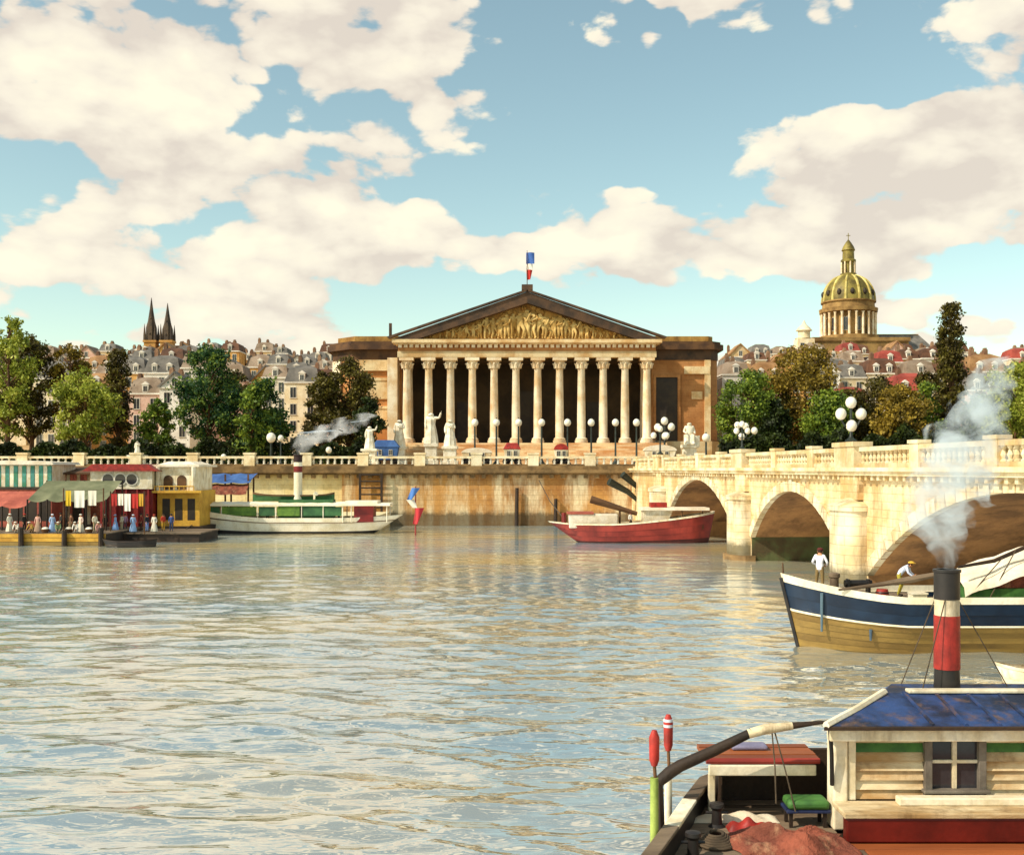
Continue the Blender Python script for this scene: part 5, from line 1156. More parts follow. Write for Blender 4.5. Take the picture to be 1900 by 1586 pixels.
# ------------------------------------------------------------------ foreground barge
def make_foreground():
    b = thing('barge', 'old wooden barge with blue roofed cabin in the foreground at right', 'barge', (8, 19.5, 0))
    outl = [(1.55, 14.6), (1.95, 17.0), (2.65, 18.8), (3.2, 20.3), (3.75, 21.7), (4.7, 22.7), (17, 22.7), (17, 14.6)]
    part('hull', MB().slab(outl, -.8, 1.40), m_wooddk, b, smooth=False)
    rnd = random.Random(9)
    # deck planks, grey aft and orange by the cabin
    y = 14.7; k = 0
    while y < 22.5:
        xl = None
        for (xa, ya), (xb, yb) in zip(outl[:5], outl[1:6]):
            if ya <= y + .14 <= yb: xl = xa + (xb - xa) * (y + .14 - ya) / (yb - ya)
        xl = (xl or 4.6) + .12; j = 5.86 + rnd.uniform(-.25, .25)
        for a, c, m in ((xl, j - .006, m_deckgr), (j + .006, 16.9, m_deckor)):
            z = 1.46 + rnd.uniform(-.008, .01)
            if y < 19.15 or a < 5: part('plank', MB().box(a, c, y + .008, y + .272, 1.402, z), m, b, smooth=False, bevel=.012)
        y += .28; k += 1
    # bulwark along the stern
    for i, ((xa, ya), (xb, yb)) in enumerate(zip(outl[:5], outl[1:6])):
        n = Vector((yb - ya, -(xb - xa), 0)).normalized() * .16
        part('bulwark', MB().hexa([(xa, ya, 1.3), (xa + n.x, ya + n.y, 1.3), (xb + n.x, yb + n.y, 1.3), (xb, yb, 1.3), (xa, ya, 1.85), (xa + n.x, ya + n.y, 1.85), (xb + n.x, yb + n.y, 1.85), (xb, yb, 1.85)]), m_black, b, smooth=False)
        n2 = n * 1.35
        part('cap_rail', MB().hexa([(xa - n.x * .3, ya - n.y * .3, 1.852), (xa + n2.x, ya + n2.y, 1.852), (xb + n2.x, yb + n2.y, 1.852), (xb - n.x * .3, yb - n.y * .3, 1.852), (xa - n.x * .3, ya - n.y * .3, 1.92), (xa + n2.x, ya + n2.y, 1.92), (xb + n2.x, yb + n2.y, 1.92), (xb - n.x * .3, yb - n.y * .3, 1.92)]), m_wht if i in (2,) else m_deckgr, b, smooth=False, bevel=.015)
    # coaming and sill
    part('coaming', MB().box(5.85, 16.9, 19.18, 19.42, 1.47, 1.9), m_marone, b, smooth=False, bevel=.03)
    part('coaming_top', MB().box(5.8, 16.9, 19.14, 19.9, 1.902, 2.0), m_sill, b, smooth=False, bevel=.02)
    part('sill_rail', MB().box(6.9, 16.9, 19.55, 19.78, 2.002, 2.14), m_wht, b, smooth=False, bevel=.025)
    # cabin
    wx0, wx1 = 7.58, 8.5; cz0, cz1 = 2.0, 3.36
    cab = part('cabin', MB().hexa([(5.95, 20.1, 1.4), (16.9, 20.1, 1.4), (16.9, 22.5, 1.4), (7.45, 22.5, 1.4), (5.95, 20.1, cz1), (16.9, 20.1, cz1), (16.9, 22.5, cz1), (7.45, 22.5, cz1)]), m_wooddk, b, smooth=False)
    nb = 8; hb = (cz1 - cz0) / nb
    for i in range(nb):
        z0 = cz0 + i * hb
        for a, c in ((6.25, wx0 - .1), (wx1 + .1, 11.2), (11.21, 16.9)):
            m = m_green if i == nb - 3 and a < 11 else m_cabw
            part('board', MB().hexa([(a, 20.0 - .05, z0 + .01), (c, 20.0 - .05, z0 + .01), (c, 20.098, z0 + .006), (a, 20.098, z0 + .006), (a, 20.02, z0 + hb), (c, 20.02, z0 + hb), (c, 20.098, z0 + hb), (a, 20.098, z0 + hb)]), m, cab, smooth=False)
    part('corner_post', MB().box(5.82, 6.08, 19.86, 20.3, 1.47, 3.34), m_wht, b, smooth=False, bevel=.03)
    part('corner_post', MB().box(6.1, 6.24, 19.9, 20.09, 2.0, 3.3), m_wht, b, smooth=False, bevel=.02)
    # window
    m_fr = mat('grey_window_frame', '#7d7468', '#5f564c', 1.5, .7, .08, 8)
    w = part('window', MB().box(wx0 - .1, wx0 + .04, 19.88, 20.06, 1.98, 3.12).box(wx1 - .04, wx1 + .1, 19.88, 20.06, 1.98, 3.12), m_fr, b, smooth=False, bevel=.015)
    part('lintel', MB().box(wx0 - .16, wx1 + .16, 19.84, 20.08, 3.1, 3.2), m_wooddk, w, smooth=False, bevel=.015)
    part('sill', MB().box(wx0 - .14, wx1 + .14, 19.8, 20.06, 2.141, 2.2), m_fr, w, smooth=False, bevel=.012)
    part('glazing_bar', MB().box(8.0, 8.08, 19.93, 20.02, 2.2, 3.1), m_wht, w, smooth=False, bevel=.01)
    part('glazing_bar', MB().box(wx0 + .04, wx1 - .04, 19.94, 20.01, 2.66, 2.72), m_wht, w, smooth=False, bevel=.01)
    for a, c in ((wx0 + .04, 8.0), (8.08, wx1 - .04)):
        for d, e in ((2.2, 2.66), (2.72, 3.1)): part('pane', MB().box(a, c, 19.985, 20.0, d, e), m_glass, w, smooth=False)
    for a in (wx0 + .08, 8.12): part('curtain', MB().grid(lambda u, v: (a + .33 * u, 20.04 + .015 * math.sin(u * 22), 2.74 + .34 * v), [i / 16 for i in range(17)], [0, .5, 1]), mat('brown_curtain', '#6b4222', '#50301a', 2, .9, .1), w)
    # roof
    part('fascia', MB().box(5.7, 16.95, 19.66, 19.9, 3.12, 3.34), m_wht, b, smooth=False, bevel=.02)
    part('eave_board', MB().slab([(5.55, 19.55), (17, 19.55), (17, 22.9), (7.7, 22.9)], 3.342, 3.41), m_wooddk, b, smooth=False, bevel=.015)
    rf = part('roof', MB().hexa([(5.62, 19.6, 3.412), (17, 19.6, 3.412), (17, 22.85, 3.412), (7.72, 22.85, 3.412), (7.15, 21.1, 3.70), (17, 21.1, 3.70), (17, 22.0, 3.70), (7.6, 22.0, 3.70)]), m_roofblue, b, smooth=False)
    for i in range(16):
        xb = 7.5 + i * .6
        part('roof_batten', MB().hexa([(xb, 19.62, 3.40), (xb + .05, 19.62, 3.40), (xb + .05, 21.1, 3.68), (xb, 21.1, 3.68), (xb, 19.62, 3.455), (xb + .05, 19.62, 3.455), (xb + .05, 21.1, 3.73), (xb, 21.1, 3.73)]), m_roofblue, rf, smooth=False)
    part('hip_trim', MB().tube([(5.6, 19.58, 3.43), (6.4, 20.35, 3.56), (7.15, 21.08, 3.73)], .07, 6), m_wht, rf)
    part('ridge_trim', MB().box(7.6, 17, 21.02, 21.24, 3.702, 3.77), m_wht, rf, smooth=False, bevel=.02)
    part('grab_rail', MB().tube([(9.6, 20.35, 3.62), (17, 20.35, 3.62)], .05, 6), m_wood, rf)
    part('downpipe', MB().tube([(5.72, 19.75, 3.35), (5.75, 19.75, 2.9), (5.78, 19.82, 2.3)], .04, 6), m_black, b)
    # funnel
    fx, fy = X(1757, 21.6), 21.6
    fu = part('funnel', MB().lathe([(.25, 0), (.235, .378)], (fx, fy, 3.702), 20), m_black, b)
    zs = [4.08, Z(1141, fy), Z(1111, fy), Z(1056, fy)]
    part('funnel_red_band', MB().lathe([(.25, 0), (.245, zs[1] - zs[0])], (fx, fy, zs[0]), 20), m_funred, fu)
    part('funnel_white_band', MB().lathe([(.236, 0), (.236, zs[2] - zs[1])], (fx, fy, zs[1] + .001), 20), m_wht, fu)
    part('funnel_top', MB().lathe([(.245, 0), (.245, zs[3] - zs[2] - .06), (.265, zs[3] - zs[2] - .05), (.265, zs[3] - zs[2]), (.2, zs[3] - zs[2]), (.19, zs[3] - zs[2] - .3)], (fx, fy, zs[2] + .002), 20), m_black, fu)
    for a in (.3, 2.2, 4.2): part('stay', MB().tube([(fx + .25 * math.cos(a), fy + .25 * math.sin(a), zs[2]), (fx + 1.3 * math.cos(a), fy + .45 * math.sin(a), 3.71)], .012, 5), m_rope, fu)
    # open shelter aft of the cabin
    sh = part('shelter', MB().box(3.95, 6.4, 21.7, 21.82, 1.4, 2.468).box(3.95, 4.02, 21.0, 21.7, 1.4, 2.46), m_wooddk, b, smooth=False)
    for i in range(4):
        y0 = 20.72 + i * .26
        part('roof_plank', MB().box(3.66, 5.8, y0, y0 + .25, 2.47, 2.55 + .012 * (i % 2)), m_deckor, sh, smooth=False)
    part('fascia_beam', MB().box(3.7, 5.72, 20.62, 20.7, 2.24, 2.44), m_wht, sh, smooth=False, bevel=.02)
    part('post', MB().box(3.72, 3.84, 20.74, 20.86, 1.4, 2.24), m_wht, sh, smooth=False, bevel=.015)
    part('roof_trim', MB().tube([(3.66, 20.7, 2.5), (5.8, 20.7, 2.5)], .055, 8), m_redp, sh)
    solo('grey_box', MB().box(4.25, 4.95, 21.2, 21.55, 2.565, 2.66), mat('lilac_grey_canvas', '#8a86a0', '#77738c', 2, .9, .1), 'flat lilac grey bundle on the orange shelter roof', 'bundle', (4.6, 21.5, 2.66), bevel=.04)
    # bench and cushion, tarpaulin heap
    be = thing('bench', 'dark blue bench with bright green cushion beside the cabin corner', 'bench', (5.4, 20.1, 1.47))
    part('seat', MB().box(5.0, 5.8, 19.95, 20.45, 1.74, 1.8), mat('bench_navy', '#2a3458', '#1e2642', 2, .5, .04), be, smooth=False, bevel=.015)
    for x in (5.06, 5.68):
        for y in (20.0, 20.36): part('leg', MB().box(x, x + .06, y, y + .06, 1.465, 1.74), m_wooddk, be, smooth=False)
    part('cushion', MB().box(5.02, 5.78, 19.93, 20.43, 1.805, 1.97), m_green, be, bevel=.06)
    tp = MB(); rr = random.Random(4)
    def heap(u, v):
        e = (math.sin(math.pi * u) * math.sin(math.pi * v)) ** .6
        return (3.75 + 2.05 * u + .15 * math.sin(v * 7), 18.35 + 1.25 * v + .12 * math.sin(u * 9), 1.475 + .24 * e * (1 + .35 * math.sin(u * 13 + v * 4) + .25 * math.sin(v * 17 - u * 6) + .16 * abs(math.sin(u * 31 + v * 23 + 2 * math.sin(v * 9))) + .12 * abs(math.sin(v * 41 - u * 17 + 2 * math.sin(u * 11)))))
    tp.grid(heap, [i / 90 for i in range(91)], [i / 60 for i in range(61)])
    solo('tarpaulin', tp, m_brick, 'crumpled red-brown tarpaulin heaped on the foreground barge deck', 'tarpaulin', (4.8, 19, 1.47))
    tp = MB(); tp.grid(lambda u, v: (3.9 + .75 * u, 19.75 + .35 * v, 1.475 + .17 * (math.sin(math.pi * u) * math.sin(math.pi * v)) ** .5 * (1 + .3 * math.sin(u * 15))), [i / 20 for i in range(21)], [i / 8 for i in range(9)])
    solo('cloth_bundle', tp, m_funred, 'small bright red cloth bundle on deck before the dark shelter', 'cloth', (4.2, 19.9, 1.47))
    tp = MB(); tp.grid(lambda u, v: (3.35 + 1.6 * u, 20.25 + .4 * v, 1.475 + .12 * (math.sin(math.pi * u) * math.sin(math.pi * v)) ** .5 * (1 + .4 * math.sin(u * 19 + v * 4))), [i / 26 for i in range(27)], [i / 8 for i in range(9)])
    solo('canvas_bundle', tp, m_tarp, 'long pale grey canvas bundle on deck before the dark shelter', 'canvas', (4.1, 20.4, 1.47))
    # curved tiller spar
    sp = thing('curved_spar', 'long curved dark wooden spar rising from the stern to the cabin roof', 'spar', (2.75, 20.2, 1.9))
    pts = [(1222, 1450), (1262, 1420), (1325, 1392), (1395, 1358)]
    pp = [(X(a, 20.2), 20.2, Z(c, 20.2)) for a, c in pts]
    part('beam', MB().tube([pp[0], ((pp[0][0] + pp[1][0]) / 2, 20.2, (pp[0][2] + pp[1][2]) / 2 + .02)] + pp[1:], [.1, .115, .11, .1, .08], 10), m_wooddk, sp)
    q = [(X(a, 20.2), 20.2, Z(c, 20.2)) for a, c in ((1388, 1361), (1420, 1352), (1470, 1346))]
    part('sleeve', MB().tube(q, [.085, .095, .07], 10), m_cabw, sp)
    part('tip', MB().tube([q[-1], (X(1512, 20.2), 20.2, Z(1341, 20.2)), (X(1540, 20.2), 20.2, Z(1338, 20.2))], [.065, .04, .025], 8), m_wooddk, sp)
    part('stock', MB().tube([(X(1226, 20.2), 20.2, 1.0), pp[0]], [.09, .08], 8), m_wooddk, sp)
    for a, c, d, e in ((1432, 1352, 1440, 1490), (1436, 1352, 1476, 1505)):
        yq = 20.2; mid = ((X(a, yq) + X(d, 19.9)) / 2 + .02, 20.05, (Z(c, yq) + Z(e, 19.9)) / 2 - .03)
        solo('rope', MB().tube([(X(a, yq), yq, Z(c, yq)), mid, (X(d, 19.9), 19.9, Z(e, 19.9))], .014, 6), m_rope, 'thin hanging rope from the curved spar, ' + ('nearer the stern' if d < 1450 else 'slanting toward the green cushion'), 'rope', (X(a, yq), yq, 1.9))
    # mooring poles with red heads
    m_pg = mat('green_pole_paint', '#a8b85a', '#7f9440', 2, .7, .05); m_pr = m_funred
    for px, Y, a, c, e, low, lb in ((1214, 18.6, 1354, 1420, 1442, m_pg, 'mooring pole with red head and pale green shaft at the stern'), (1240, 20.6, 1325, 1392, 1434, m_wht, 'taller red-headed mooring pole with white shaft behind the curved spar')):
        x = X(px, Y); t = thing('mooring_pole', lb, 'pole', (x, Y, -1), 'red-headed mooring poles')
        part('head', MB().lathe([(.05, 0), (.085, .1), (.09, Z(a, Y) - Z(c, Y) - .12), (.04, Z(a, Y) - Z(c, Y))], (x, Y, Z(c, Y)), 12), m_pr, t)
        part('neck', MB().tube([(x + .02, Y, Z(e, Y) - .05), (x, Y, Z(c, Y) + .02)], .03, 8), m_wood, t)
        part('shaft', MB().lathe([(.075, 0), (.07, Z(e, Y) + 1.5)], (x, Y, -1.5), 12), low, t)
        if px == 1240:
            for z in (1338, 1348): part('painted_ring', MB().lathe([(.092, 0), (.092, .05)], (x, Y, Z(z, Y)), 12), mat('ring_grey', '#c8ccd6', None, 2, .5, 0), t)
    for x, y in ((3.05, 18.5), (3.75, 20.1)):
        t = thing('bollard', 'black iron bollard on the foreground barge stern, ' + ('nearer the viewer' if y < 19 else 'beside the shelter post'), 'bollard', (x, y, 1.47), 'stern bollards')
        part('barrel', MB().lathe([(.16, 0), (.1, .05), (.09, .3), (.14, .36), (.13, .42), (.02, .44)], (x, y, 1.467), 14), m_black, t)
        part('cross_pin', MB().tube([(x - .2, y, 1.72), (x + .2, y, 1.72)], .025, 6), m_black, t)
    rp = MB(); pr = []
    for i in range(90):
        a = i * .45; r_ = .34 - .0026 * i; pr.append((3.55 + r_ * math.cos(a), 19.1 + r_ * math.sin(a), 1.5 + .03 * (i // 14)))
    solo('rope_coil', MB().tube(pr, .028, 6), m_rope, 'coil of dark hemp rope on the foreground barge stern deck', 'rope', (3.55, 19.1, 1.47))
make_foreground()

# ------------------------------------------------------------------ floating wash-houses and pontoon at the left
def box_win(parent, px, py, Y, w, h, me=None):
    piece('window', me or win_mesh(w, h), parent, (X(px, Y), Y - .004, Z(py, Y)))
def round_win(r):
    me = MB().lathe([(r * 1.25, 0), (r * 1.25, .1), (r, .12)], n=14).mesh('window', m_shut)
    bm = bmesh.new(); bm.from_mesh(me); v = [bm.verts.new((r * 1.02 * math.cos(a * .449), r * 1.02 * math.sin(a * .449), .125)) for a in range(14)]; f = bm.faces.new(v); f.material_index = 1; bm.to_mesh(me); bm.free(); me.materials.append(m_glass); return me
def make_left():
    rnd = random.Random(8)
    # striped wash-house
    Y = 129.0; x0, x1 = X(-60, Y), X(96, Y)
    t = thing('floating_wash_house', 'wash-house boat with green and white striped upper storey at left edge', 'houseboat', ((x0 + x1) / 2, Y, 0))
    part('hull', MB().frustum(x0 - .6, x1 + .6, Y - 1.2, Y + 8, -.6, 1.2, -.3), m_wooddk, t, smooth=False)
    part('lower_storey', MB().box(x0, x1, Y, Y + 7, 1.2, Z(908, Y)), m_salm, t, smooth=False)
    part('floor_band', MB().box(x0 - .3, x1 + .3, Y - .5, Y + 7.2, Z(908, Y), Z(904, Y)), m_wooddk, t, smooth=False)
    part('upper_storey', MB().box(x0, x1, Y + .1, Y + 7, Z(904, Y), Z(862, Y)), m_wht, t, smooth=False)
    m_str = mat('stripe_green', '#4f8f86', '#3c7a5a', 1, .7, .04)
    n = 20
    for i in range(n):
        a = x0 + (x1 - x0) * i / n; c = x0 + (x1 - x0) * (i + 1) / n
        part('striped_panel', MB().box(a + .02, c - .02, Y - .05 - .03 * (i % 2), Y + .098, Z(903, Y), Z(864, Y)), m_str if i % 2 else m_wht, t, smooth=False)
    part('roof', MB().prism([(x0 - .5, Z(862, Y)), (x1 + .5, Z(862, Y)), (x1 + .2, Z(857, Y)), ((x0 + x1) / 2, Z(854, Y)), (x0 - .2, Z(857, Y))], Y - .6, Y + 7.5), m_tarp, t, smooth=False)
    for i in range(6):
        xx = x0 + (x1 - x0) * (i + .5) / 6; part('opening_shade_panel', MB().box(xx - .7, xx + .7, Y - .02, Y - .003, 1.9, Z(918, Y)), m_door, t, smooth=False)  # dark panels stand in for the shaded inside of the openings
    # red roofed one
    Y = 130.0; x0, x1 = X(170, Y), X(284, Y)
    t = thing('floating_wash_house', 'white wash-house boat with red roof and round windows', 'houseboat', ((x0 + x1) / 2, Y, 0))
    part('hull', MB().frustum(x0 - .5, x1 + .5, Y - 1.2, Y + 8, -.6, 1.2, -.3), m_wooddk, t, smooth=False)
    part('lower_storey', MB().box(x0 + 1, x1, Y, Y + 7, 1.2, Z(907, Y)), m_dred, t, smooth=False)
    part('upper_storey', MB().box(x0, x1, Y - .4, Y + 7, Z(907, Y) + .002, Z(873, Y)), m_wht, t, smooth=False)
    r = part('roof', MB().prism([(x0 - .8, Z(874, Y)), (x1 + .8, Z(874, Y)), (x1 - .4, Z(861, Y)), (x0 + .4, Z(861, Y))], Y - .9, Y + 7.5), m_funred, t, smooth=False)
    rw = round_win(.62)
    for px in (203, 226, 247): piece('window', rw, t, (X(px, Y), Y - .402, Z(889, Y)), rot=(R(90), 0, 0))
    for i in range(5):
        xx = x0 + 1.6 + i * 1.3; part('post', MB().box(xx - .1, xx + .1, Y - .35, Y - .1, 1.2, Z(907, Y)), m_dred, t, smooth=False)
    # cream and yellow one
    Y = 131.0; x0, x1 = X(292, Y), X(364, Y)
    t = thing('floating_wash_house', 'cream wash-house boat with arched doors above a yellow lower storey', 'houseboat', ((x0 + x1) / 2, Y, 0))
    part('hull', MB().frustum(x0 - .5, x1 + .8, Y - 1.2, Y + 8, -.6, 1.2, -.3), m_wooddk, t, smooth=False)
    part('lower_storey', MB().box(x0, x1 + .4, Y, Y + 7, 1.2, Z(910, Y)), m_yel, t, smooth=False)
    part('balcony', MB().box(x0 - .3, x1 + .9, Y - 1.1, Y - .002, Z(914, Y), Z(910, Y)), m_yel, t, smooth=False)
    part('upper_storey', MB().box(x0, x1, Y + .05, Y + 7, Z(910, Y) + .002, Z(866, Y)), m_wht, t, smooth=False)
    part('roof', MB().box(x0 - .5, x1 + .5, Y - .5, Y + 7.5, Z(866, Y), Z(862, Y)).frustum(x0, x1, Y, Y + 7, Z(862, Y), Z(856, Y), 1.0), m_tarp, t, smooth=False)
    for px in (312, 337):
        xx = X(px, Y); w = .55; zb, zt = Z(908, Y), Z(890, Y)
        part('arched_door', MB().prism([(xx - w, zb), (xx + w, zb)] + [(xx + w * math.cos(a), zt + w * math.sin(a)) for a in [math.pi * i / 10 for i in range(11)]], Y - .02, Y + .045), m_wood, t, smooth=False)
    for xx in (x0 + .2, x1 - .2): part('corner_column', MB().tube([(xx, Y - .3, Z(910, Y)), (xx, Y - .3, Z(866, Y))], .3, 8), m_wht, t)
    for i in range(9):
        xx = x0 + (x1 - x0) * i / 8; part('rail_baluster', MB().tube([(xx, Y - 1.0, Z(910, Y)), (xx, Y - 1.0, Z(902, Y))], .06, 5), m_yel, t)
    part('rail', MB().tube([(x0, Y - 1.0, Z(902, Y)), (x1, Y - 1.0, Z(902, Y))], .08, 6), m_yel, t)
    for i in range(3): part('opening_shade_panel', MB().box(x0 + .6 + i * 1.5, x0 + 1.5 + i * 1.5, Y - .02, Y - .003, 1.9, Z(925, Y)), m_door, t, smooth=False)  # shade of the doorways put in as dark panels
    # brown hut between
    Y = 133.0; x0, x1 = X(104, Y), X(168, Y)
    t = thing('wooden_hut', 'brown and salmon wooden hut between the striped and the red roofed wash-houses', 'hut', ((x0 + x1) / 2, Y, 0))
    part('raft', MB().box(x0 - .5, x1 + .5, Y - 1, Y + 6, -.5, 1.3), m_wooddk, t, smooth=False)
    for i in range(10):
        a = x0 + (x1 - x0) * i / 10; part('wall_board', MB().box(a + .02, a + (x1 - x0) / 10 - .02, Y, Y + .12, 1.3, Z(876, Y)), m_salm if i % 3 else m_cabw, t, smooth=False)
    part('wall', MB().box(x0, x1, Y + .121, Y + 5, 1.3, Z(876, Y)), m_salm, t, smooth=False)
    part('roof', MB().hexa([(x0 - .5, Y - .8, Z(880, Y)), (x1 + .5, Y - .8, Z(880, Y)), (x1 + .5, Y + 5.5, Z(872, Y)), (x0 - .5, Y + 5.5, Z(872, Y)), (x0 - .5, Y - .8, Z(877, Y)), (x1 + .5, Y - .8, Z(877, Y)), (x1 + .5, Y + 5.5, Z(866, Y)), (x0 - .5, Y + 5.5, Z(866, Y))]), m_wood, t, smooth=False)
    part('door', MB().box(x0 + 2, x0 + 3.1, Y - .05, Y - .003, 1.32, 4.2), m_door, t, smooth=False)
    # grey green awning over the pontoon
    Y = 121.0; x0, x1 = X(62, Y), X(206, Y); zf, zk = Z(940, Y), Z(906, Y)
    t = thing('canvas_awning', 'sagging grey green canvas awning over the pontoon', 'awning', ((x0 + x1) / 2, Y, 1.3))
    part('canvas', MB().grid(lambda u, v: (x0 + (x1 - x0) * u, Y - 1.5 + 5 * v, zf + .8 + (zk - zf) * v - .25 * math.sin(math.pi * ((u * 4) % 1)) * (1 - v)), [i / 48 for i in range(49)], [i / 8 for i in range(9)]), mat('grey_green_canvas', '#7f8060', '#666a4c', .5, .9, .15, 4), t)
    for i in range(5):
        xx = x0 + (x1 - x0) * i / 4
        part('pole', MB().tube([(xx, Y - 1.5, 1.3), (xx, Y - 1.5, zf + .85)], .09, 6), m_wooddk, t); part('pole', MB().tube([(xx, Y + 3.5, -.5), (xx, Y + 3.5, zk + .85)], .09, 6), m_wooddk, t)
    Y = 121.5
    t = thing('canvas_awning', 'faded salmon awning at the left edge beneath the striped wash-house', 'awning', (X(15, Y), Y, 1.3)); x0, x1 = X(-70, Y), X(58, Y); zf, zk = Z(938, Y), Z(912, Y)
    part('canvas', MB().grid(lambda u, v: (x0 + (x1 - x0) * u, Y - 1.5 + 4 * v, zf + (zk - zf) * v - .25 * math.sin(math.pi * ((u * 3) % 1)) * (1 - v)), [i / 48 for i in range(49)], [i / 8 for i in range(9)]), m_salm, t)
    for i in range(4):
        xx = x0 + (x1 - x0) * i / 3; part('pole', MB().tube([(xx, Y - 1.5, 1.3), (xx, Y - 1.5, zf)], .09, 6), m_wooddk, t); part('pole', MB().tube([(xx, Y + 2.5, -.5), (xx, Y + 2.5, zk)], .09, 6), m_wooddk, t)
    # pontoon
    Y = 114.5; x0, x1 = X(-80, Y), X(196, Y); zd = 1.3
    t = thing('pontoon', 'yellowish timber landing pontoon at the left bank', 'pontoon', ((x0 + x1) / 2, Y, 0))
    i = 0; xx = x0
    while xx < x1 - .1:
        part('deck_plank', MB().box(xx + .01, xx + .48, Y, Y + 12, zd - .12, zd + rnd.uniform(-.01, .01)), m_deckgr, t, smooth=False); xx += .5
    for k in range(3): part('fascia_board', MB().box(x0, x1, Y - .12, Y - .003, .02 + k * .42, .4 + k * .42), m_yel if k else m_tan, t, smooth=False)
    part('frame', MB().box(x0 + .1, x1 - .1, Y + .01, Y + 11.9, -.5, zd - .13), m_wooddk, t, smooth=False)
    for px in (-30, 42, 122, 190): part('pile', MB().tube([(X(px, Y), Y - .4, -2), (X(px, Y), Y - .4, 1.9 if px != 122 else 1.6)], [.3, .27], 8), m_wooddk, t)
    Yb = 120.0; x2, x3 = X(196, Yb) + .1, X(372, Yb)
    t = thing('pontoon', 'dark timber pontoon in front of the yellow wash-house', 'pontoon', ((x2 + x3) / 2, Yb, 0))
    part('deck', MB().box(x2, x3, Yb, Yb + 8, .9, 1.05), m_deckgr, t, smooth=False); part('frame', MB().box(x2 + .2, x3 - .2, Yb + .2, Yb + 7.8, -.5, .9), m_wooddk, t, smooth=False)
    # laundry lines
    Y = 118.5
    for li, (pa, pb, py) in enumerate(((118, 192, 908), (205, 268, 914))):
        xa, xb, z = X(pa, Y), X(pb, Y), Z(py, Y)
        t = thing('washing_line', 'washing line on two poles ' + ('before the grey green awning' if li == 0 else 'before the red roofed wash-house'), 'washing line', ((xa + xb) / 2, Y, zd), 'washing lines')
        for q in (xa, xb): part('pole', MB().tube([(q, Y, 1.0), (q, Y, z + .15)], .07, 6), m_wood, t)
        part('line', MB().tube([(xa, Y, z), ((xa + xb) / 2, Y, z - .15), (xb, Y, z)], .02, 5), m_rope, t)
        items = [('yellow', 'd8b42c', .12, .6), ('white', 'efe8d8', .4, 1.1), ('white', 'e6ddc8', .72, .9)] if li == 0 else [('red', 'a8302a', .1, .7), ('cream', 'ece2cc', .3, .6), ('white', 'f0e9da', .5, .7), ('scarlet', 'b8322a', .72, .7), ('ochre', 'c99a34', .9, .5)]
        for nm, hx, f, w in items:
            cx_ = xa + (xb - xa) * f; ln = rnd.uniform(1.2, 1.9)
            if nm == 'white' and li == 0: lb_ = 'wide white sheet hanging beside the yellow cloth' if f < .5 else 'white cloth at the right end of the left washing line'
            else: lb_ = '%s cloth hanging on the %s washing line' % (nm, 'left' if li == 0 else 'right')
            solo('laundry', MB().grid(lambda u, v: (cx_ + (u - .5) * w, Y - .03 + .06 * math.sin(u * 11) * (1 - v), z - .12 - ln * (1 - v)), [i / 12 for i in range(13)], [i / 5 for i in range(6)]), cloth(hx), lb_, 'laundry', (cx_, Y, z - ln), 'laundry on the lines')
    # stall with blue and red canvas on the wharf behind the steamer
    Y = 144.0; x0, x1 = X(374, Y), X(462, Y)
    t = thing('wharf_stall', 'tall wharf stall with blue canvas over a red canvas behind the steamer', 'stall', ((x0 + x1) / 2, Y, 2.0))
    for xx in (x0 + .1, (x0 + x1) / 2, x1 - .1):
        for y in (Y, Y + 3): part('post', MB().box(xx - .1, xx + .1, y - .1, y + .1, 2.0, Z(880, Y)), m_wood, t, smooth=False)
    part('blue_canvas', MB().grid(lambda u, v: (x0 - .3 + (x1 - x0 + .6) * u, Y - .6 + 4.2 * v, Z(895, Y) + (Z(878, Y) - Z(895, Y)) * v ** .7 - .12 * math.sin(math.pi * ((u * 3) % 1))), [i / 36 for i in range(37)], [i / 6 for i in range(7)]), m_blue, t)
    part('red_canvas', MB().grid(lambda u, v: (x0 + (x1 - x0) * u, Y - 1.4 + 1.3 * v, Z(916, Y) + (Z(897, Y) - Z(916, Y)) * v ** .8 - .12 * math.sin(math.pi * ((u * 3) % 1))), [i / 36 for i in range(37)], [i / 6 for i in range(7)]), m_brick, t)
    part('counter', MB().box(x0 + .2, x1 - .2, Y + .2, Y + 1.4, 2.0, 3.1), m_wood, t, smooth=False)
    # people of the pontoon
    P = [(45, 117, 'person in black with red cap standing at the left of the pontoon', '2a2622', '22201e', 'b03028', None), (70, 116, 'woman in pink blouse and tan skirt standing at left of the pontoon', 'd8a898', '8a6a5c', None, 'b99a80'),
         (97, 116, 'woman in pale blue dress near the second pontoon pile', 'a9c0e0', '8fa6c8', 'dfe4ee', '9ab4da'), (18, 117, 'woman in white at the far left of the pontoon', 'e8e0cc', 'b0a890', 'e8e0cc', 'dcd2ba'),
         (132, 117, 'woman in brown near the yellow cloth', '6a4630', '5a3c28', None, '6e5a40'), (150, 116, 'woman in pale pink blouse under the white sheet', 'e0c4b4', 'c0a890', 'ece4d4', 'd8ccb4'),
         (176, 117, 'person in cream coat at the right end of the left pontoon', 'e6dcc0', 'b8a880', '3a2a20', None), (113, 119, 'man in dark jacket beneath the grey green awning', '38342e', '2c2824', '2a2420', None)]
    for px, Y, lb, s, l, h, sk in P: person(lb, (X(px, Y), Y, 1.3), R(rnd.uniform(-70, 70)), s, l, h, scale=1.12, skirt=sk, group='people on the pontoons')
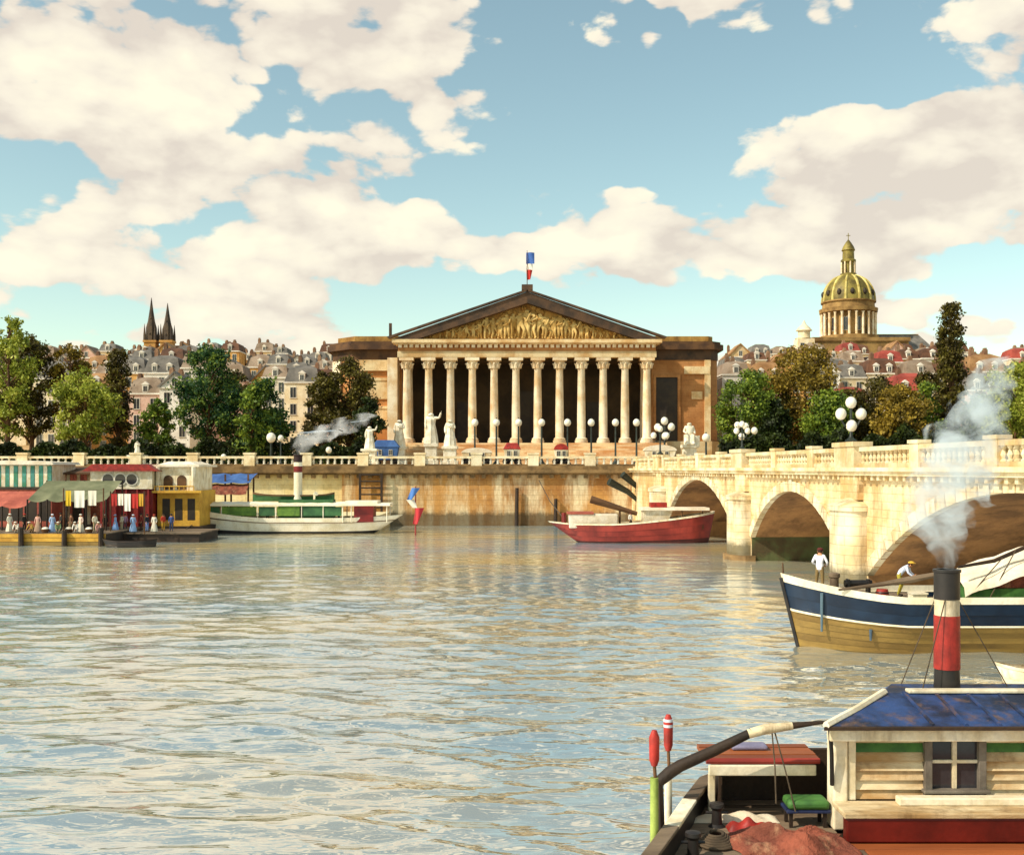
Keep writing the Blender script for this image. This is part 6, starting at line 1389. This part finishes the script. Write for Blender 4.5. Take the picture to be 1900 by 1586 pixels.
    P = [(195, 121.5, 'person in black and white standing by the right pontoon edge', '1e1c1e', '1a1818', 'e8e2d6', None), (214, 121, 'woman in light blue dress on the dark pontoon', '8fb4e2', '7fa4d6', 'a8c4ea', '86aade'), (232, 123, 'person in mauve shirt on the dark pontoon', 'a888a0', '5a4a58', None, None),
         (247, 121, 'woman in blue and white beside the dark skiff', 'a4c2ea', 'e4dcc6', 'd8e0ee', '9cbce6'), (273, 122, 'man in black cap and blue trousers on the dark pontoon', '2a2c34', '6f94cc', '1c1a1a', None), (303, 123, 'person in red and yellow near the cream wash-house', 'c8402e', 'd2a43a', None, None), (318, 122.5, 'man in dark blue at the end of the dark pontoon', '3c5288', '34466e', '2c2a30', None)]
    P += [(226, 122.4, 'woman in cream crouching behind the blue dressed women', 'e4d8bc', 'c8b894', None, None), (262, 123.5, 'person in brick red jacket beneath the red washing', '8e3a2c', '4a3428', '2c2420', None), (286, 121.2, 'woman in white apron at the right of the dark pontoon', 'ece4d2', 'd8cdb4', 'b84a38', 'e6dcc6')]
    for px, Y, lb, s, l, h, sk in P: person(lb, (X(px, Y), Y, 1.05), R(rnd.uniform(-70, 70)), s, l, h, scale=1.12, skirt=sk, group='people on the pontoons')
    kneel = dict(pel=(0, .1, .42), spi=(0, -.02, .6), che=(0, -.2, .74), nec=(0, -.3, .82), hea=(0, -.38, .9), top=(0, -.42, .98), shl=(.17, -.24, .78), shr=(-.17, -.24, .78), ell=(.22, -.36, .52), elr=(-.22, -.36, .52), wrl=(.15, -.55, .35), wrr=(-.15, -.55, .35), hal=(.13, -.63, .3), har=(-.13, -.63, .3),
                 hil=(.1, .08, .4), hir=(-.1, .08, .4), knl=(.13, -.22, .08), knr=(-.13, -.22, .08), anl=(.12, .22, .07), anr=(-.12, .22, .07), tol=(.12, .34, .05), tor=(-.12, .34, .05))
    for px, lb, s_, l_ in ((32, 'laundress in white kneeling at the pontoon edge, far left', 'ece4d4', '8a8070'), (60, 'laundress in ochre kneeling left of the pale blue dressed woman', 'c49a4a', '6a5236'), (108, 'laundress in green kneeling right of the pale blue dressed woman', '7f9468', '56604a'), (142, 'laundress in white kneeling beneath the wide white sheet', 'efe8da', 'a09a8c'), (184, 'laundress in rose kneeling at the right pontoon end', 'cf9a92', '7a5a56')):
        person(lb, (X(px, 115.1), 115.1, 1.3), R(rnd.uniform(-25, 25)), s_, l_, 'e4dac4', kneel, 1.15, group='people on the pontoons')
    # baskets
    for k, (px, Y) in enumerate(((128, 115.4), (165, 115.2), (84, 115.3))):
        x = X(px, Y); t = thing('laundry_basket', 'wicker basket heaped with white linen, %s from left on the pontoon edge' % ('second', 'third', 'first')[k], 'basket', (x, Y, 1.3), 'laundry baskets')
        part('basket', MB().lathe([(.3, 0), (.42, .35), (.45, .4), (.4, .38)], (x, Y, 1.312), 12), m_wood, t)
        part('linen', MB().ball((x, Y, 1.7), (.38, .38, .22), 10, 6), m_statue, t)
make_left()

# ------------------------------------------------------------------ carriages on the quay street
def carriage(label, px, Y, body, roof, lower, w=2.4, h=3.3, cover=False):
    x = X(px, Y); z = 8.5; t = thing('carriage', label, 'carriage', (x, Y, z), 'carriages on the quay street')
    part('body', MB().hexa([(x - w * .42, Y - .7, z + .9), (x + w * .42, Y - .7, z + .9), (x + w * .42, Y + .7, z + .9), (x - w * .42, Y + .7, z + .9), (x - w * .5, Y - .8, z + h * .72), (x + w * .5, Y - .8, z + h * .72), (x + w * .5, Y + .8, z + h * .72), (x - w * .5, Y + .8, z + h * .72)]), body, t, smooth=False, bevel=.05)
    part('underbody', MB().box(x - w * .44, x + w * .44, Y - .6, Y + .6, z + .6, z + .898), lower, t, smooth=False)
    if cover: part('roof', MB().prism([(x + w * .52 * math.cos(a), z + h * .72 + h * .28 * math.sin(a)) for a in [math.pi * i / 12 for i in range(13)]], Y - .85, Y + .85), roof, t)
    else: part('roof', MB().frustum(x - w * .55, x + w * .55, Y - .9, Y + .9, z + h * .722, z + h, w * .22, .3), roof, t, smooth=False, bevel=.06)
    for i in range(2): piece('window', WIN[2], t, (x - w * .2 + i * w * .4, Y - .79, z + h * .42), scale=(.5, 1, .5))
    rim = MB().lathe([(.5, -.05), (.58, -.05), (.58, .05), (.5, .05), (.5, -.05)], n=16)
    for k in range(6):
        a = k * math.pi / 6; rim.tube([(.5 * math.cos(a), .5 * math.sin(a), 0), (-.5 * math.cos(a), -.5 * math.sin(a), 0)], .03, 4)
    me = rim.mesh('wheel', m_black)
    for dx in (-.34, .34):
        for dy in (-.85, .85): piece('wheel', me, t, (x + dx * w, Y + dy, z + .59), rot=(R(90), 0, 0))
    part('shafts', MB().tube([(x + w * .45, Y - .35, z + .8), (x + w * .45 + 1.8, Y - .35, z + 1.0)], .05, 5), m_wood, t)
    return t
carriage('small carriage with red roof and white body before the palace steps, left one', 950, 160.5, m_wht, m_funred, m_gdark)
carriage('small carriage with red domed roof before the palace steps, right one', 1041, 160.5, m_wht, m_funred, m_gdark, 2.0, 3.2, True)
carriage('covered white wagon on the quay near the bridge end', 1224, 160, m_wht, m_tarp, m_wood, 4.6, 3.0, True)
carriage('blue cart standing by the left wing of the palace', 716, 168, m_blue, m_blue, m_wood, 4.0, 3.9)
carriage('long cream wagon left of the two red roofed carriages', 885, 161, m_cabw, m_tarp, m_wood, 4.4, 2.6, True)

# ------------------------------------------------------------------ smoke
def smoke(name, label, path, Y0, Y1, col, dens, nsc, seed):
    rn = random.Random(seed); pts = []; rad = []
    n = len(path); fine = []
    for i in range(n - 1):
        for k in range(6):
            t = k / 6; fine.append([path[i][j] + (path[i + 1][j] - path[i][j]) * t for j in range(3)])
    fine.append(list(path[-1]))
    for i, (px, py, r) in enumerate(fine):
        Y = Y0 + (Y1 - Y0) * i / len(fine); pts.append((X(px, Y), Y, Z(py, Y))); rad.append(r / F * Y * (1.05 + .65 * min(1, i / 10)))
    mb = MB(); nn = 18; vs = []; fs = []
    for i, (p, r) in enumerate(zip(pts, rad)):
        for k in range(nn):
            a = 2 * math.pi * k / nn; q = r * (1 + .22 * math.sin(3 * a + i * .9) * math.sin(i * .37 + seed) + .12 * math.sin(5 * a - i * .6))
            vs.append((p[0] + q * math.cos(a), p[1] + q * math.sin(a), p[2] + .12 * r * math.sin(2 * a + i)))
    for i in range(len(pts) - 1):
        for k in range(nn): fs.append((i * nn + k, i * nn + (k + 1) % nn, (i + 1) * nn + (k + 1) % nn, (i + 1) * nn + k))
    fs.append(tuple(range(nn))); fs.append(tuple((len(pts) - 1) * nn + k for k in range(nn)))
    mb.add(vs, fs)
    m = bpy.data.materials.new(name + '_volume'); m.use_nodes = True; N = m.node_tree.nodes; L = m.node_tree.links; N.clear()
    out = N.new('ShaderNodeOutputMaterial'); pv = N.new('ShaderNodeVolumePrincipled'); L.new(pv.outputs[0], out.inputs['Volume'])
    pv.inputs['Color'].default_value = col; pv.inputs['Anisotropy'].default_value = .1
    tc = N.new('ShaderNodeTexCoord'); no = N.new('ShaderNodeTexNoise'); no.inputs['Scale'].default_value = nsc; no.inputs['Detail'].default_value = 4; no.inputs['Roughness'].default_value = .6; no.inputs['Distortion'].default_value = .8
    L.new(tc.outputs['Object'], no.inputs['Vector'])
    mr = N.new('ShaderNodeMapRange'); L.new(no.outputs[0], mr.inputs[0]); mr.inputs[1].default_value = .43; mr.inputs[2].default_value = .76; mr.inputs[3].default_value = 0; mr.inputs[4].default_value = dens
    L.new(mr.outputs[0], pv.inputs['Density'])
    o = solo(name, mb, m, label, 'smoke', pts[0], kind='stuff')
smoke('smoke', 'pale blue grey smoke rising from the red funnel in the foreground', [(1757, 1056, 13), (1752, 1015, 22), (1738, 970, 36), (1758, 925, 42), (1775, 880, 46), (1780, 830, 42), (1806, 775, 34), (1834, 720, 25), (1850, 665, 16)], 21.6, 23.5, (.86, .94, .98, 1), 3.4, 1.9, 2)
smoke('smoke', 'white and grey smoke drifting right from the steamer funnel', [(553, 844, 9), (562, 828, 15), (584, 812, 22), (616, 798, 24), (650, 784, 20), (680, 768, 12)], 137.6, 141, (.95, .96, .99, 1), .8, .36, 5)
